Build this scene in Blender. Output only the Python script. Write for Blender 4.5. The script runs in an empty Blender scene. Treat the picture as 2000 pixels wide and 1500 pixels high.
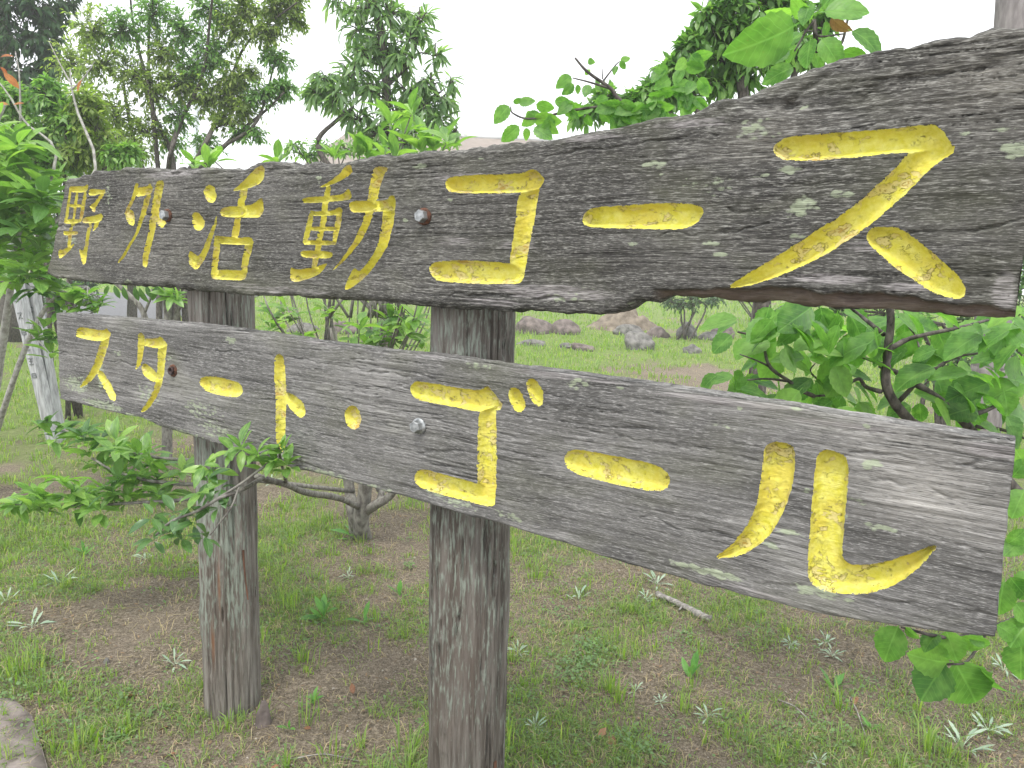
import bpy, math, random
import numpy as np
from mathutils import Vector, Matrix, Euler

# ------------------------------------------------------------------ camera, sky, sun, exposure
scene = bpy.context.scene
COL = scene.collection
FPX = 1450.0                      # focal length in pixels of the 2000 x 1500 photograph
CAM_H = 1.485
PITCH = math.radians(8.4)
ROLL = math.radians(2.0)

cam_data = bpy.data.cameras.new('camera')
cam_data.sensor_width = 36.0
cam_data.lens = FPX / 2000.0 * 36.0
cam_data.clip_start = 0.05
cam_data.clip_end = 2000.0
cam = bpy.data.objects.new('camera', cam_data)
CAM_ROT = Matrix.Rotation(math.pi / 2 - PITCH, 3, 'X') @ Matrix.Rotation(ROLL, 3, 'Z')
cam.matrix_world = Matrix.Translation((0, 0, CAM_H)) @ CAM_ROT.to_4x4()
COL.objects.link(cam)
scene.camera = cam

SUN_EL, SUN_AZ = math.radians(62), math.radians(200)
world = bpy.data.worlds.new('World')
scene.world = world
world.use_nodes = True
wn, wl = world.node_tree.nodes, world.node_tree.links
wn.clear()
sky = wn.new('ShaderNodeTexSky')
sky.sky_type = 'NISHITA'
sky.sun_disc = False
sky.sun_elevation = SUN_EL
sky.sun_rotation = SUN_AZ
sky.air_density = 1.0
sky.dust_density = 3.0
hs = wn.new('ShaderNodeHueSaturation')
hs.inputs['Saturation'].default_value = 0.22      # thin bright overcast: almost no blue left
mixw = wn.new('ShaderNodeMixRGB')
mixw.inputs['Fac'].default_value = 0.6
mixw.inputs['Color2'].default_value = (13.0, 13.3, 13.9, 1)   # cloud layer
bg = wn.new('ShaderNodeBackground')
bg.inputs['Strength'].default_value = 0.10
wo = wn.new('ShaderNodeOutputWorld')
wl.new(sky.outputs[0], hs.inputs['Color'])
wl.new(hs.outputs[0], mixw.inputs['Color1'])
wl.new(mixw.outputs[0], bg.inputs['Color'])
wl.new(bg.outputs[0], wo.inputs['Surface'])

sun_data = bpy.data.lights.new('sun', 'SUN')
sun_data.energy = 1.5
sun_data.angle = math.radians(14)
sun_data.color = (1.0, 0.97, 0.92)
sun = bpy.data.objects.new('sun', sun_data)
# sun_rotation is measured clockwise from +Y in the sky texture
sd = Vector((math.sin(SUN_AZ) * math.cos(SUN_EL), math.cos(SUN_AZ) * math.cos(SUN_EL), math.sin(SUN_EL)))
sun.rotation_euler = sd.to_track_quat('Z', 'Y').to_euler()
COL.objects.link(sun)

scene.view_settings.view_transform = 'Standard'
scene.view_settings.look = 'None'
scene.view_settings.exposure = 1.0
scene.view_settings.gamma = 1.0
scene.view_settings.use_curve_mapping = False
scene.cycles.max_bounces = 8
scene.cycles.diffuse_bounces = 3
scene.cycles.volume_bounces = 1
scene.cycles.transparent_max_bounces = 8

rng = np.random.default_rng(7)
random.seed(7)

# ------------------------------------------------------------------ geometry helpers
CAM_NP = np.array(CAM_ROT)
def ray(px, py):
    d = CAM_NP @ np.array([(px - 1000) / FPX, -(py - 750) / FPX, -1.0])
    return d
def P(px, py, Y):
    """point of the place seen at that direction, Y metres in front of the camera"""
    d = ray(px, py)
    t = Y / d[1]
    return np.array([d[0] * t, Y, CAM_H + d[2] * t])
def project(p):
    q = CAM_NP.T @ (np.asarray(p, float) - np.array([0, 0, CAM_H]))
    return 1000 + FPX * q[0] / -q[2], 750 - FPX * q[1] / -q[2], -q[2]

def hash3(i, j, k, seed):
    h = (i * 374761393 + j * 668265263 + k * 1274126177 + seed * 974711) & 0xffffffff
    h = ((h ^ (h >> 13)) * 1103515245) & 0xffffffff
    h = ((h ^ (h >> 16)) * 2654435761) & 0xffffffff
    return ((h ^ (h >> 15)) & 0xffffff) / float(0xffffff)
def vnoise(x, y, z=0.0, seed=0):
    x = np.asarray(x, float); y = np.asarray(y, float) + x * 0; z = np.asarray(z, float) + x * 0
    xi, yi, zi = np.floor(x).astype(np.int64), np.floor(y).astype(np.int64), np.floor(z).astype(np.int64)
    fx, fy, fz = x - xi, y - yi, z - zi
    fx = fx * fx * (3 - 2 * fx); fy = fy * fy * (3 - 2 * fy); fz = fz * fz * (3 - 2 * fz)
    r = 0
    for a in (0, 1):
        for b in (0, 1):
            for c in (0, 1):
                w = (fx if a else 1 - fx) * (fy if b else 1 - fy) * (fz if c else 1 - fz)
                r = r + w * hash3(xi + a, yi + b, zi + c, seed)
    return r * 2 - 1
def fbm(x, y, z=0.0, seed=0, oct=4, gain=0.5):
    r, a, f = 0, 1.0, 1.0
    for o in range(oct):
        r = r + a * vnoise(np.asarray(x) * f, np.asarray(y) * f, np.asarray(z) * f, seed + o * 17)
        a *= gain; f *= 2.03
    return r

def mesh(name, verts, faces, mat=None, uvs=None, smooth=True):
    """faces: one (n,k) int array or a list of such arrays / of index lists"""
    me = bpy.data.meshes.new(name)
    verts = np.asarray(verts, dtype=np.float32).reshape(-1, 3)
    if isinstance(faces, np.ndarray): faces = [faces]
    arrs = [np.asarray(f, dtype=np.int32) for f in faces if len(f)] if all(isinstance(f, np.ndarray) for f in faces) else None
    if arrs is None:
        me.from_pydata(verts.tolist(), [], [list(map(int, f)) for f in faces])
    else:
        loops = np.concatenate([a.ravel() for a in arrs])
        tot = np.concatenate([np.full(len(a), a.shape[1], np.int32) for a in arrs])
        start = np.concatenate([[0], np.cumsum(tot)[:-1]]).astype(np.int32)
        me.vertices.add(len(verts)); me.vertices.foreach_set('co', verts.ravel())
        me.loops.add(len(loops)); me.loops.foreach_set('vertex_index', loops)
        me.polygons.add(len(tot)); me.polygons.foreach_set('loop_start', start)
        me.polygons.foreach_set('loop_total', tot)
    me.update(calc_edges=True)
    if uvs is not None:
        uvl = me.uv_layers.new(name='UVMap')
        li = np.empty(len(me.loops), np.int32); me.loops.foreach_get('vertex_index', li)
        uvl.data.foreach_set('uv', np.asarray(uvs, np.float32)[li].ravel())
    me.polygons.foreach_set('use_smooth', np.full(len(me.polygons), smooth))
    if mat is not None: me.materials.append(mat)
    return me
def attr(me, name, vals):
    a = me.attributes.new(name, 'FLOAT', 'POINT')
    a.data.foreach_set('value', np.asarray(vals, np.float32))
def link(name, me, parent=None, mat4=None, **props):
    o = bpy.data.objects.new(name, me)
    COL.objects.link(o)
    if parent is not None: o.parent = parent
    if mat4 is not None: o.matrix_basis = mat4
    for k, v in props.items():
        if v is not None: o[k] = v
    return o
def thing(name, label, cat, loc=(0, 0, 0), rotz=0.0, group=None, rot=None):
    o = bpy.data.objects.new(name, None)
    o.empty_display_size = 0.1
    COL.objects.link(o)
    o.location = loc
    o.rotation_euler = rot if rot is not None else (0, 0, rotz)
    o['label'] = label; o['category'] = cat
    if group: o['group'] = group
    return o

def tube(path, radii, sides=7, rough=0.0, seed=0, cap=True):
    path = np.asarray(path, float); n = len(path)
    radii = np.broadcast_to(np.asarray(radii, float), (n,)) if np.ndim(radii) else np.full(n, radii)
    tan = np.gradient(path, axis=0)
    tan /= np.linalg.norm(tan, axis=1)[:, None] + 1e-9
    ref = np.array([0, 0, 1.0]) if abs(tan[:, 2]).mean() < 0.8 else np.array([1.0, 0, 0])
    a = np.cross(tan, ref); a /= np.linalg.norm(a, axis=1)[:, None] + 1e-9
    b = np.cross(tan, a)
    th = np.linspace(0, 2 * np.pi, sides, endpoint=False)
    c, s = np.cos(th), np.sin(th)
    rr = radii[:, None] * np.ones(sides)
    if rough:
        rr = rr * (1 + rough * fbm(np.arange(n)[:, None] * 0.8 + 0 * th, th * 1.3 + 0 * rr, 3.1 * seed, seed, 2))
    v = path[:, None, :] + rr[:, :, None] * (c[None, :, None] * a[:, None, :] + s[None, :, None] * b[:, None, :])
    v = v.reshape(-1, 3)
    i = np.arange(n - 1)[:, None] * sides
    j = np.arange(sides)[None, :]; k = (j + 1) % sides
    f = np.stack([i + j, i + k, i + k + sides, i + j + sides], -1).reshape(-1, 4)
    if cap:
        v = np.vstack([v, path[-1], path[0]])
        tip, bot = n * sides, n * sides + 1
        e = np.arange(sides); e2 = (e + 1) % sides
        f2 = np.stack([(n - 1) * sides + e, (n - 1) * sides + e2, np.full(sides, tip)], -1)
        f3 = np.stack([e2, e, np.full(sides, bot)], -1)
        return v, [f, np.vstack([f2, f3])]
    return v, [f]
class Acc:
    """collects geometry that belongs to one part"""
    def __init__(s): s.v = []; s.q = []; s.t = []; s.n = 0; s.uv = []
    def add(s, v, faces, uv=None):
        v = np.asarray(v, float)
        if isinstance(faces, np.ndarray): faces = [faces]
        for f in faces:
            if len(f): (s.q if f.shape[1] == 4 else s.t).append(np.asarray(f) + s.n)
        s.v.append(v); s.n += len(v)
        s.uv.append(np.zeros((len(v), 2)) if uv is None else uv)
    def mesh(s, name, mat, smooth=True):
        fs = []
        if s.q: fs.append(np.vstack(s.q))
        if s.t: fs.append(np.vstack(s.t))
        return mesh(name, np.vstack(s.v), fs, mat, np.vstack(s.uv), smooth)
def spline(pts, n):
    """smooth resampling (Catmull-Rom) of a list of points"""
    p = np.asarray(pts, float)
    if len(p) == 2: return p[0] + (p[1] - p[0]) * np.linspace(0, 1, n)[:, None]
    e = np.vstack([2 * p[0] - p[1], p, 2 * p[-1] - p[-2]])
    t = np.linspace(0, len(p) - 1 - 1e-6, n); i = t.astype(int); f = (t - i)[:, None]
    a, b, c, d = e[i], e[i + 1], e[i + 2], e[i + 3]
    return 0.5 * (2 * b + (c - a) * f + (2 * a - 5 * b + 4 * c - d) * f ** 2 + (3 * b - a - 3 * c + d) * f ** 3)
def rock_mesh(name, size, mat, seed, sub=3, rough=0.25):
    import bmesh
    bm = bmesh.new(); bmesh.ops.create_icosphere(bm, subdivisions=sub, radius=1)
    co = np.array([v.co for v in bm.verts])
    d = 1 + rough * fbm(co[:, 0] * 1.3, co[:, 1] * 1.3, co[:, 2] * 1.3, seed, 4)
    # planes knocked off, as broken stone has
    for q in range(5):
        r_ = np.random.default_rng(seed * 31 + q); nrm = r_.normal(size=3); nrm /= np.linalg.norm(nrm)
        dist = co @ nrm * d; lim = 0.72
        over = np.maximum(0, dist - lim)
        d = d - over * 0.75 / np.maximum(dist, 0.2)
    co = co * d[:, None] * np.asarray(size)
    for v, c in zip(bm.verts, co): v.co = c
    me = bpy.data.meshes.new(name); bm.to_mesh(me); bm.free()
    me.polygons.foreach_set('use_smooth', np.ones(len(me.polygons), bool)); me.materials.append(mat)
    return me

# ------------------------------------------------------------------ material helpers
class NT:
    def __init__(s, name):
        s.m = bpy.data.materials.new(name); s.m.use_nodes = True
        s.t = s.m.node_tree; s.t.nodes.clear()
        s.out = s.t.nodes.new('ShaderNodeOutputMaterial')
    def n(s, typ, **kw):
        nd = s.t.nodes.new('ShaderNode' + typ)
        for k, v in kw.items():
            if k.startswith('i_'):
                key = k[2:]
                key = int(key) if key.isdigit() else key.replace('_', ' ')
                s.set(nd.inputs[key], v)
            else: setattr(nd, k, v)
        return nd
    def set(s, inp, v):
        if hasattr(v, 'is_output'): s.t.links.new(v, inp)
        elif isinstance(v, (tuple, list)) and len(v) == 3 and inp.type == 'RGBA': inp.default_value = (*v, 1)
        else: inp.default_value = v
    def math(s, op, a, b=0.0, clamp=False):
        nd = s.n('Math', operation=op, use_clamp=clamp); s.set(nd.inputs[0], a); s.set(nd.inputs[1], b); return nd.outputs[0]
    def ramp(s, fac, stops, interp='LINEAR'):
        nd = s.n('ValToRGB'); nd.color_ramp.interpolation = interp
        el = nd.color_ramp.elements
        while len(el) < len(stops): el.new(0.5)
        for e, (p, c) in zip(el, stops):
            e.position = p; e.color = (*c, 1) if isinstance(c, (tuple, list)) else (c, c, c, 1)
        s.set(nd.inputs[0], fac); return nd.outputs[0]
    def mix(s, fac, a, b, blend='MIX'):
        nd = s.n('MixRGB', blend_type=blend); s.set(nd.inputs[0], fac); s.set(nd.inputs[1], a); s.set(nd.inputs[2], b); return nd.outputs[0]
    def coords(s, kind='Object'): return s.n('TexCoord').outputs[kind]
    def map(s, vec, scale=(1, 1, 1), loc=(0, 0, 0), rot=(0, 0, 0)):
        nd = s.n('Mapping'); s.set(nd.inputs[0], vec); nd.inputs['Scale'].default_value = scale
        nd.inputs['Location'].default_value = loc; nd.inputs['Rotation'].default_value = rot; return nd.outputs[0]
    def noise(s, vec, scale=1.0, detail=4.0, rough=0.55, dist=0.0):
        nd = s.n('TexNoise'); s.set(nd.inputs['Vector'], vec); nd.inputs['Scale'].default_value = scale
        nd.inputs['Detail'].default_value = detail; nd.inputs['Roughness'].default_value = rough
        nd.inputs['Distortion'].default_value = dist; return nd.outputs[0]
    def voronoi(s, vec, scale=1.0, feature='F1', out='Distance', rand=1.0):
        nd = s.n('TexVoronoi', feature=feature); s.set(nd.inputs['Vector'], vec); nd.inputs['Scale'].default_value = scale
        nd.inputs['Randomness'].default_value = rand
        return nd.outputs[out]
    def attr(s, name): return s.n('Attribute', attribute_name=name).outputs['Fac']
    def bump(s, height, strength=0.5, distance=0.002):
        nd = s.n('Bump'); nd.inputs['Strength'].default_value = strength; nd.inputs['Distance'].default_value = distance
        s.set(nd.inputs['Height'], height); return nd.outputs[0]
    def pbr(s, color, rough=0.8, normal=None, spec=0.3, metal=0.0):
        b = s.n('BsdfPrincipled'); s.set(b.inputs['Base Color'], color); s.set(b.inputs['Roughness'], rough)
        b.inputs['Specular IOR Level'].default_value = spec; s.set(b.inputs['Metallic'], metal)
        if normal is not None: s.set(b.inputs['Normal'], normal)
        s.t.links.new(b.outputs[0], s.out.inputs[0]); return b

def mat_plank(name, dark, mid, light, lich_base, seed, fl):
    k = NT(name); o = k.coords()
    wob = k.noise(k.map(o, (1.3, 1.3, 5), (seed, 0, 0)), 1, 2)
    sep = k.n('SeparateXYZ'); k.set(sep.inputs[0], o)
    zz = k.math('ADD', sep.outputs[2], k.math('MULTIPLY', wob, 0.05))
    cmb = k.n('CombineXYZ'); k.set(cmb.inputs[0], sep.outputs[0]); k.set(cmb.inputs[1], sep.outputs[1]); k.set(cmb.inputs[2], zz)
    g = cmb.outputs[0]
    fib = k.noise(k.map(g, (fl, 60, 560), (seed, 0, 0)), 1, 5, 0.65)
    fib2 = k.noise(k.map(g, (fl * 0.4, 30, 230), (seed + 5, 0, 0)), 1, 5, 0.6)
    fib3 = k.noise(k.map(g, (1.6, 5, 60), (seed + 6, 0, 0)), 1, 4, 0.6)
    spk = k.noise(k.map(g, (80, 120, 640), (seed, 3, 0)), 1, 3, 0.6)
    blot = k.noise(k.map(g, (2.2, 2, 7), (seed + 2, 0, 0)), 1, 5, 0.6, 0.4)
    f = k.math('ADD', k.math('ADD', k.math('MULTIPLY', fib, 0.5), k.math('MULTIPLY', fib2, 0.32)), k.math('MULTIPLY', fib3, 0.18))
    col = k.ramp(f, [(0.36, dark), (0.45, mid), (0.54, tuple(1.35 * c for c in mid)), (0.66, light)])
    pale = k.attr('pale')  # weathered tone plus lens fog painted into the wood, paler at the ends
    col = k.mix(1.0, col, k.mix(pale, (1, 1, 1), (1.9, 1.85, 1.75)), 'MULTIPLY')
    col = k.mix(1.0, col, k.ramp(blot, [(0.30, 0.42), (0.5, 0.85), (0.70, 1.55)]), 'MULTIPLY')
    # bleached fibres
    col = k.mix(k.ramp(spk, [(0.555, 0.0), (0.65, 0.7)]), col, light)
    spk2 = k.noise(k.map(g, (42, 60, 430), (seed + 30, 3, 0)), 1, 3, 0.65)
    col = k.mix(k.ramp(spk2, [(0.57, 0.0), (0.65, 0.65)]), col, tuple(1.1 * c for c in light))
    col = k.mix(k.ramp(spk2, [(0.36, 0.7), (0.42, 0.0)]), col, dark)
    bl_ = k.attr('bleach')
    bf = k.ramp(k.math('ADD', k.math('MULTIPLY', bl_, 0.5), k.math('MULTIPLY', fib2, 0.8)), [(0.62, 0.0), (0.78, 0.7)])
    col = k.mix(bf, col, k.mix(k.ramp(fib, [(0.4, 0), (0.6, 1)]), (0.07, 0.064, 0.062), (0.38, 0.355, 0.35)))
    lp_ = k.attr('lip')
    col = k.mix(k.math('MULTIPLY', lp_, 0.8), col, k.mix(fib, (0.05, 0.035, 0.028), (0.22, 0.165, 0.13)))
    # long drying checks
    chk = k.noise(k.map(g, (1.6, 1, 75), (seed + 9, 0, 0)), 1, 3, 0.5)
    ch = k.ramp(chk, [(0.485, 0.0), (0.5, 1.0), (0.515, 0.0)])
    chm = k.math('MULTIPLY', ch, k.ramp(k.noise(k.map(g, (3, 3, 12), (seed + 4, 0, 0)), 1, 2), [(0.48, 0), (0.6, 0.9)]))
    col = k.mix(chm, col, (0.012, 0.011, 0.010))
    # green algae bloom
    alg = k.noise(k.map(o, (3, 3, 6), (seed + 7, 0, 0)), 1, 4, 0.6)
    col = k.mix(k.ramp(alg, [(0.50, 0.0), (0.70, 0.35)]), col, (0.11, 0.115, 0.065))
    # lichen crust
    la = k.attr('lichen')
    ln = k.noise(k.map(o, (55, 55, 110), (seed, 0, 0)), 1, 5, 0.7)
    lv = k.voronoi(k.map(o, (60, 60, 110), (seed, 0, 0)), 1.0)
    lf = k.math('ADD', k.math('ADD', k.math('MULTIPLY', la, 0.55), k.math('MULTIPLY', ln, 0.8)), k.math('MULTIPLY', lv, -0.42))
    lfac = k.ramp(lf, [(lich_base, 0.0), (lich_base + 0.13, 0.85)])
    lcol = k.mix(k.noise(o, 130, 2), (0.20, 0.235, 0.145), (0.36, 0.40, 0.29))
    col = k.mix(k.math('MULTIPLY', lfac, k.ramp(fib, [(0.35, 0.35), (0.5, 1.0)])), col, lcol)
    h = k.math('ADD', k.math('MULTIPLY', f, 1.0), k.math('MULTIPLY', k.math('ADD', spk, spk2), 0.35))
    h = k.math('SUBTRACT', h, k.math('MULTIPLY', chm, 0.9))
    h = k.math('ADD', h, k.math('MULTIPLY', lfac, 0.25))
    k.pbr(col, 0.82, k.bump(h, 0.65, 0.003), 0.25)
    return k.m

def mat_post(name, seed, moss=False, lift=1.0):
    k = NT(name); o = k.coords()
    f1 = k.noise(k.map(o, (170, 170, 9), (seed, 0, 0)), 1, 6, 0.65)
    f2 = k.noise(k.map(o, (30, 30, 1.6), (seed + 3, 0, 0)), 1, 5, 0.6)
    f = k.math('ADD', k.math('MULTIPLY', f1, 0.5), k.math('MULTIPLY', f2, 0.5))
    col = k.ramp(f, [(0.32, (0.022, 0.018, 0.015)), (0.45, (0.10, 0.088, 0.075)), (0.57, (0.19, 0.175, 0.155)), (0.72, (0.32, 0.31, 0.28))])
    col = k.mix(1.0, col, (lift, lift, lift), 'MULTIPLY')
    bl = k.noise(k.map(o, (6, 6, 1.5), (seed, 1, 0)), 1, 4)
    col = k.mix(k.ramp(bl, [(0.45, 0.0), (0.7, 0.5)]), col, (0.085 * lift, 0.06 * lift, 0.045 * lift))
    ln = k.noise(k.map(o, (150, 150, 22), (seed + 1, 0, 0)), 1, 4, 0.6)
    ld = k.noise(k.map(o, (7, 7, 2), (seed + 8, 0, 0)), 1, 3)
    lf = k.ramp(k.math('ADD', k.math('MULTIPLY', ln, 0.7), k.math('MULTIPLY', ld, 0.5)), [(0.62, 0.0), (0.72, 0.75)])
    col = k.mix(lf, col, (0.27, 0.31, 0.26))
    if moss:
        mo = k.attr('moss')
        mf = k.ramp(k.math('ADD', k.math('MULTIPLY', mo, 0.6), k.math('MULTIPLY', f1, 0.6)), [(0.62, 0.0), (0.78, 0.8)])
        col = k.mix(mf, col, (0.15, 0.15, 0.02))
        rs = k.attr('rust')
        col = k.mix(k.math('MULTIPLY', rs, 0.8), col, (0.20, 0.085, 0.035))
    h = k.math('ADD', f, k.math('MULTIPLY', lf, 0.2))
    k.pbr(col, 0.88, k.bump(h, 1.0, 0.008), 0.2)
    return k.m

def mat_paint():
    k = NT('yellow_paint'); o = k.coords()
    big = k.noise(k.map(o, (15, 15, 24)), 1, 6, 0.62, 0.6)
    med = k.noise(k.map(o, (42, 42, 60), (3, 1, 2)), 1, 5, 0.6, 0.8)
    y = k.mix(k.ramp(k.noise(o, 70, 5, 0.65), [(0.35, 0), (0.65, 1)]), (0.56, 0.515, 0.05), (0.68, 0.645, 0.17))
    y = k.mix(k.ramp(k.noise(k.map(o, (1, 1, 1), (7, 0, 0)), 18, 4), [(0.45, 0.0), (0.65, 0.7)]), y, (0.60, 0.50, 0.08))
    pale = k.mix(k.noise(o, 110, 4), (0.54, 0.43, 0.17), (0.66, 0.57, 0.34))
    ochre = k.mix(k.noise(o, 120, 3), (0.36, 0.22, 0.035), (0.48, 0.31, 0.07))
    f = k.math('ADD', k.math('MULTIPLY', big, 0.6), k.math('MULTIPLY', med, 0.4))
    col = k.mix(k.ramp(f, [(0.548, 0.0), (0.560, 0.65)]), y, pale)
    col = k.mix(k.ramp(f, [(0.612, 0.0), (0.620, 0.8)]), col, ochre)
    # lifted edges of the flakes: thin broken lines along the flake outlines
    ln = k.ramp(f, [(0.540, 0.0), (0.550, 1.0), (0.560, 0.0)])
    ln2 = k.ramp(med, [(0.492, 0.0), (0.5, 1.0), (0.508, 0.0)])
    crk = k.math('MAXIMUM', k.math('MULTIPLY', ln, k.ramp(k.noise(o, 60, 3), [(0.45, 0.0), (0.55, 0.9)])), k.math('MULTIPLY', ln2, k.ramp(k.noise(o, 35, 3), [(0.52, 0.0), (0.62, 0.7)])))
    col = k.mix(k.math('MULTIPLY', crk, 0.8), col, (0.19, 0.13, 0.035))
    al = k.math('MULTIPLY', k.ramp(k.noise(o, 300, 4, 0.7), [(0.58, 0), (0.68, 0.6)]), k.ramp(k.noise(o, 8, 4), [(0.52, 0), (0.66, 1)]))
    col = k.mix(al, col, (0.11, 0.11, 0.03))
    h = k.math('ADD', k.ramp(f, [(0.544, 1.0), (0.556, 0.5), (0.608, 0.45), (0.620, 0.0)]), k.math('MULTIPLY', k.noise(o, 190, 5, 0.7), 0.6))
    h = k.math('ADD', h, k.math('MULTIPLY', k.noise(k.map(o, (20, 60, 330)), 1, 4, 0.6), 0.3))
    h = k.math('SUBTRACT', h, k.math('MULTIPLY', crk, 0.8))
    k.pbr(col, 0.7, k.bump(h, 1.0, 0.003), 0.3)
    return k.m

def mat_simple(name, c1, c2, scale=30, rough=0.85, bump=0.4, dist=0.004, spec=0.25, metal=0.0, stretch=(1, 1, 1), contrast=(0.35, 0.65)):
    k = NT(name); o = k.coords()
    n = k.noise(k.map(o, stretch), scale, 6, 0.6)
    col = k.ramp(n, [(contrast[0], c1), (contrast[1], c2)])
    k.pbr(col, rough, k.bump(n, bump, dist), spec, metal)
    return k.m

def mat_leaf(name, c1, c2, c3=None, trans=0.35, gloss=0.4, under=(0.16, 0.22, 0.12), veins=True, spec=0.4):
    """leaf blade: shade differs from leaf to leaf, midrib and side veins, paler underside, lets light through"""
    k = NT(name)
    isl = k.n('NewGeometry').outputs['Random Per Island']
    orr = k.n('ObjectInfo').outputs['Random']
    r = k.math('FRACT', k.math('ADD', isl, orr))
    stops = [(0.0, c1), (1.0, c2)] if c3 is None else [(0.0, c1), (0.75, c2), (1.0, c3)]
    col = k.ramp(r, stops)
    o = k.coords()
    if veins:
        uv = k.n('TexCoord').outputs['UV']
        s = k.n('SeparateXYZ'); k.set(s.inputs[0], uv)
        across = k.math('ABSOLUTE', k.math('SUBTRACT', s.outputs[0], 0.5))
        rib = k.ramp(across, [(0.0, 1.0), (0.035, 0.0)])
        sv = k.math('FRACT', k.math('SUBTRACT', k.math('MULTIPLY', s.outputs[1], 8.0), k.math('MULTIPLY', across, 5.0)))
        side = k.ramp(k.math('ABSOLUTE', k.math('SUBTRACT', sv, 0.5)), [(0.0, 0.5), (0.1, 0.0)])
        v = k.math('MAXIMUM', rib, side)
        col = k.mix(k.math('MULTIPLY', v, 0.38), col, tuple(min(1, x * 1.8 + 0.05) for x in c2))
        hgt = k.math('SUBTRACT', 1.0, v)
    blot = k.noise(k.n('TexCoord').outputs['UV'], 5, 4)
    col = k.mix(1.0, col, k.ramp(blot, [(0.3, 0.8), (0.7, 1.2)]), 'MULTIPLY')
    if veins:
        of = k.n('VectorMath', operation='ADD'); k.set(of.inputs[0], k.n('TexCoord').outputs['UV'])
        cb = k.n('CombineXYZ'); k.set(cb.inputs[0], k.math('MULTIPLY', r, 37.0)); k.set(cb.inputs[1], k.math('MULTIPLY', r, 91.0)); k.set(of.inputs[1], cb.outputs[0])
        sp = k.noise(of.outputs[0], 11, 4, 0.7)
        col = k.mix(k.ramp(sp, [(0.66, 0.0), (0.70, 0.8)]), col, (0.20, 0.15, 0.05))
        col = k.mix(k.ramp(k.noise(of.outputs[0], 2.2, 2), [(0.45, 0.0), (0.75, 0.5)]), col, tuple(min(1, x * 1.25 + 0.02) for x in (c3 or c2)))
    back = k.n('NewGeometry').outputs['Backfacing']
    colb = k.mix(k.math('MULTIPLY', back, 0.55), col, under)
    b = k.n('BsdfPrincipled'); k.set(b.inputs['Base Color'], colb); b.inputs['Roughness'].default_value = gloss
    b.inputs['Specular IOR Level'].default_value = spec
    if veins: k.set(b.inputs['Normal'], k.bump(hgt, 0.35, 0.002))
    t = k.n('BsdfTranslucent'); k.set(t.inputs[0], k.mix(1.0, col, (1.6, 1.85, 0.8), 'MULTIPLY'))
    mx = k.n('MixShader'); mx.inputs[0].default_value = trans
    k.t.links.new(b.outputs[0], mx.inputs[1]); k.t.links.new(t.outputs[0], mx.inputs[2])
    k.t.links.new(mx.outputs[0], k.out.inputs[0])
    return k.m

M = {}
M['plank_up'] = mat_plank('weathered_plank_dark', (0.013, 0.0125, 0.012), (0.056, 0.0535, 0.0485), (0.27, 0.265, 0.24), 0.54, 1.0, 40)
M['plank_low'] = mat_plank('weathered_plank_grey', (0.045, 0.0445, 0.044), (0.118, 0.1145, 0.108), (0.30, 0.293, 0.28), 0.54, 13.0, 14)
M['post'] = mat_post('weathered_log', 2.0, False, 0.92)
M['post_moss'] = mat_post('weathered_log_mossy', 21.0, True, 1.25)
M['paint'] = mat_paint()
M['rust'] = mat_simple('rusty_iron', (0.035, 0.018, 0.012), (0.16, 0.065, 0.035), 120, 0.75, 0.5, 0.001, 0.4, 0.3)
M['steel'] = mat_simple('dull_steel', (0.20, 0.21, 0.21), (0.42, 0.43, 0.43), 90, 0.45, 0.2, 0.0005, 0.5, 0.7)
M['darkiron'] = mat_simple('dark_iron', (0.015, 0.012, 0.012), (0.07, 0.04, 0.035), 90, 0.6, 0.4, 0.001, 0.4, 0.3)
M['strip'] = mat_simple('bark_strip', (0.05, 0.028, 0.02), (0.17, 0.085, 0.055), 12, 0.9, 0.6, 0.003, 0.15, stretch=(8, 8, 1))
M['bark'] = mat_simple('grey_bark', (0.10, 0.09, 0.08), (0.27, 0.26, 0.23), 22, 0.9, 0.6, 0.006, 0.15, stretch=(2, 2, 1))
M['bark_dark'] = mat_simple('dark_bark', (0.035, 0.03, 0.027), (0.13, 0.115, 0.10), 30, 0.85, 0.6, 0.004, 0.2, stretch=(2, 2, 1))
M['bark_pale'] = mat_simple('pale_bark', (0.20, 0.19, 0.17), (0.42, 0.41, 0.37), 40, 0.9, 0.4, 0.003, 0.15)
M['rock'] = mat_simple('rock', (0.07, 0.068, 0.062), (0.22, 0.21, 0.195), 9, 0.9, 0.8, 0.02, 0.2)
M['rock_red'] = mat_simple('reddish_rock', (0.075, 0.062, 0.057), (0.20, 0.165, 0.15), 9, 0.9, 0.8, 0.02, 0.2)
M['slab'] = mat_simple('paving_stone', (0.12, 0.10, 0.09), (0.26, 0.225, 0.205), 18, 0.9, 0.7, 0.005, 0.2)
M['stake'] = mat_simple('bleached_wood', (0.22, 0.22, 0.22), (0.46, 0.47, 0.47), 6, 0.85, 0.4, 0.004, 0.2, stretch=(10, 10, 1))
M['ink'] = mat_simple('faded_black_paint', (0.12, 0.13, 0.13), (0.26, 0.27, 0.27), 50, 0.8, 0.2, 0.001)
M['stick'] = mat_simple('dead_stick', (0.12, 0.11, 0.10), (0.36, 0.34, 0.31), 14, 0.9, 0.6, 0.003, 0.15, stretch=(1, 6, 6))
M['roof'] = mat_simple('beige_roof', (0.20, 0.165, 0.14), (0.25, 0.21, 0.18), 2, 0.8, 0.2, 0.01)
M['wallm'] = mat_simple('pale_wall', (0.45, 0.43, 0.40), (0.55, 0.53, 0.49), 2, 0.9, 0.2, 0.01)
M['eave'] = mat_simple('grey_eave', (0.42, 0.42, 0.42), (0.52, 0.52, 0.52), 2, 0.7, 0.1, 0.01)
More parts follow.
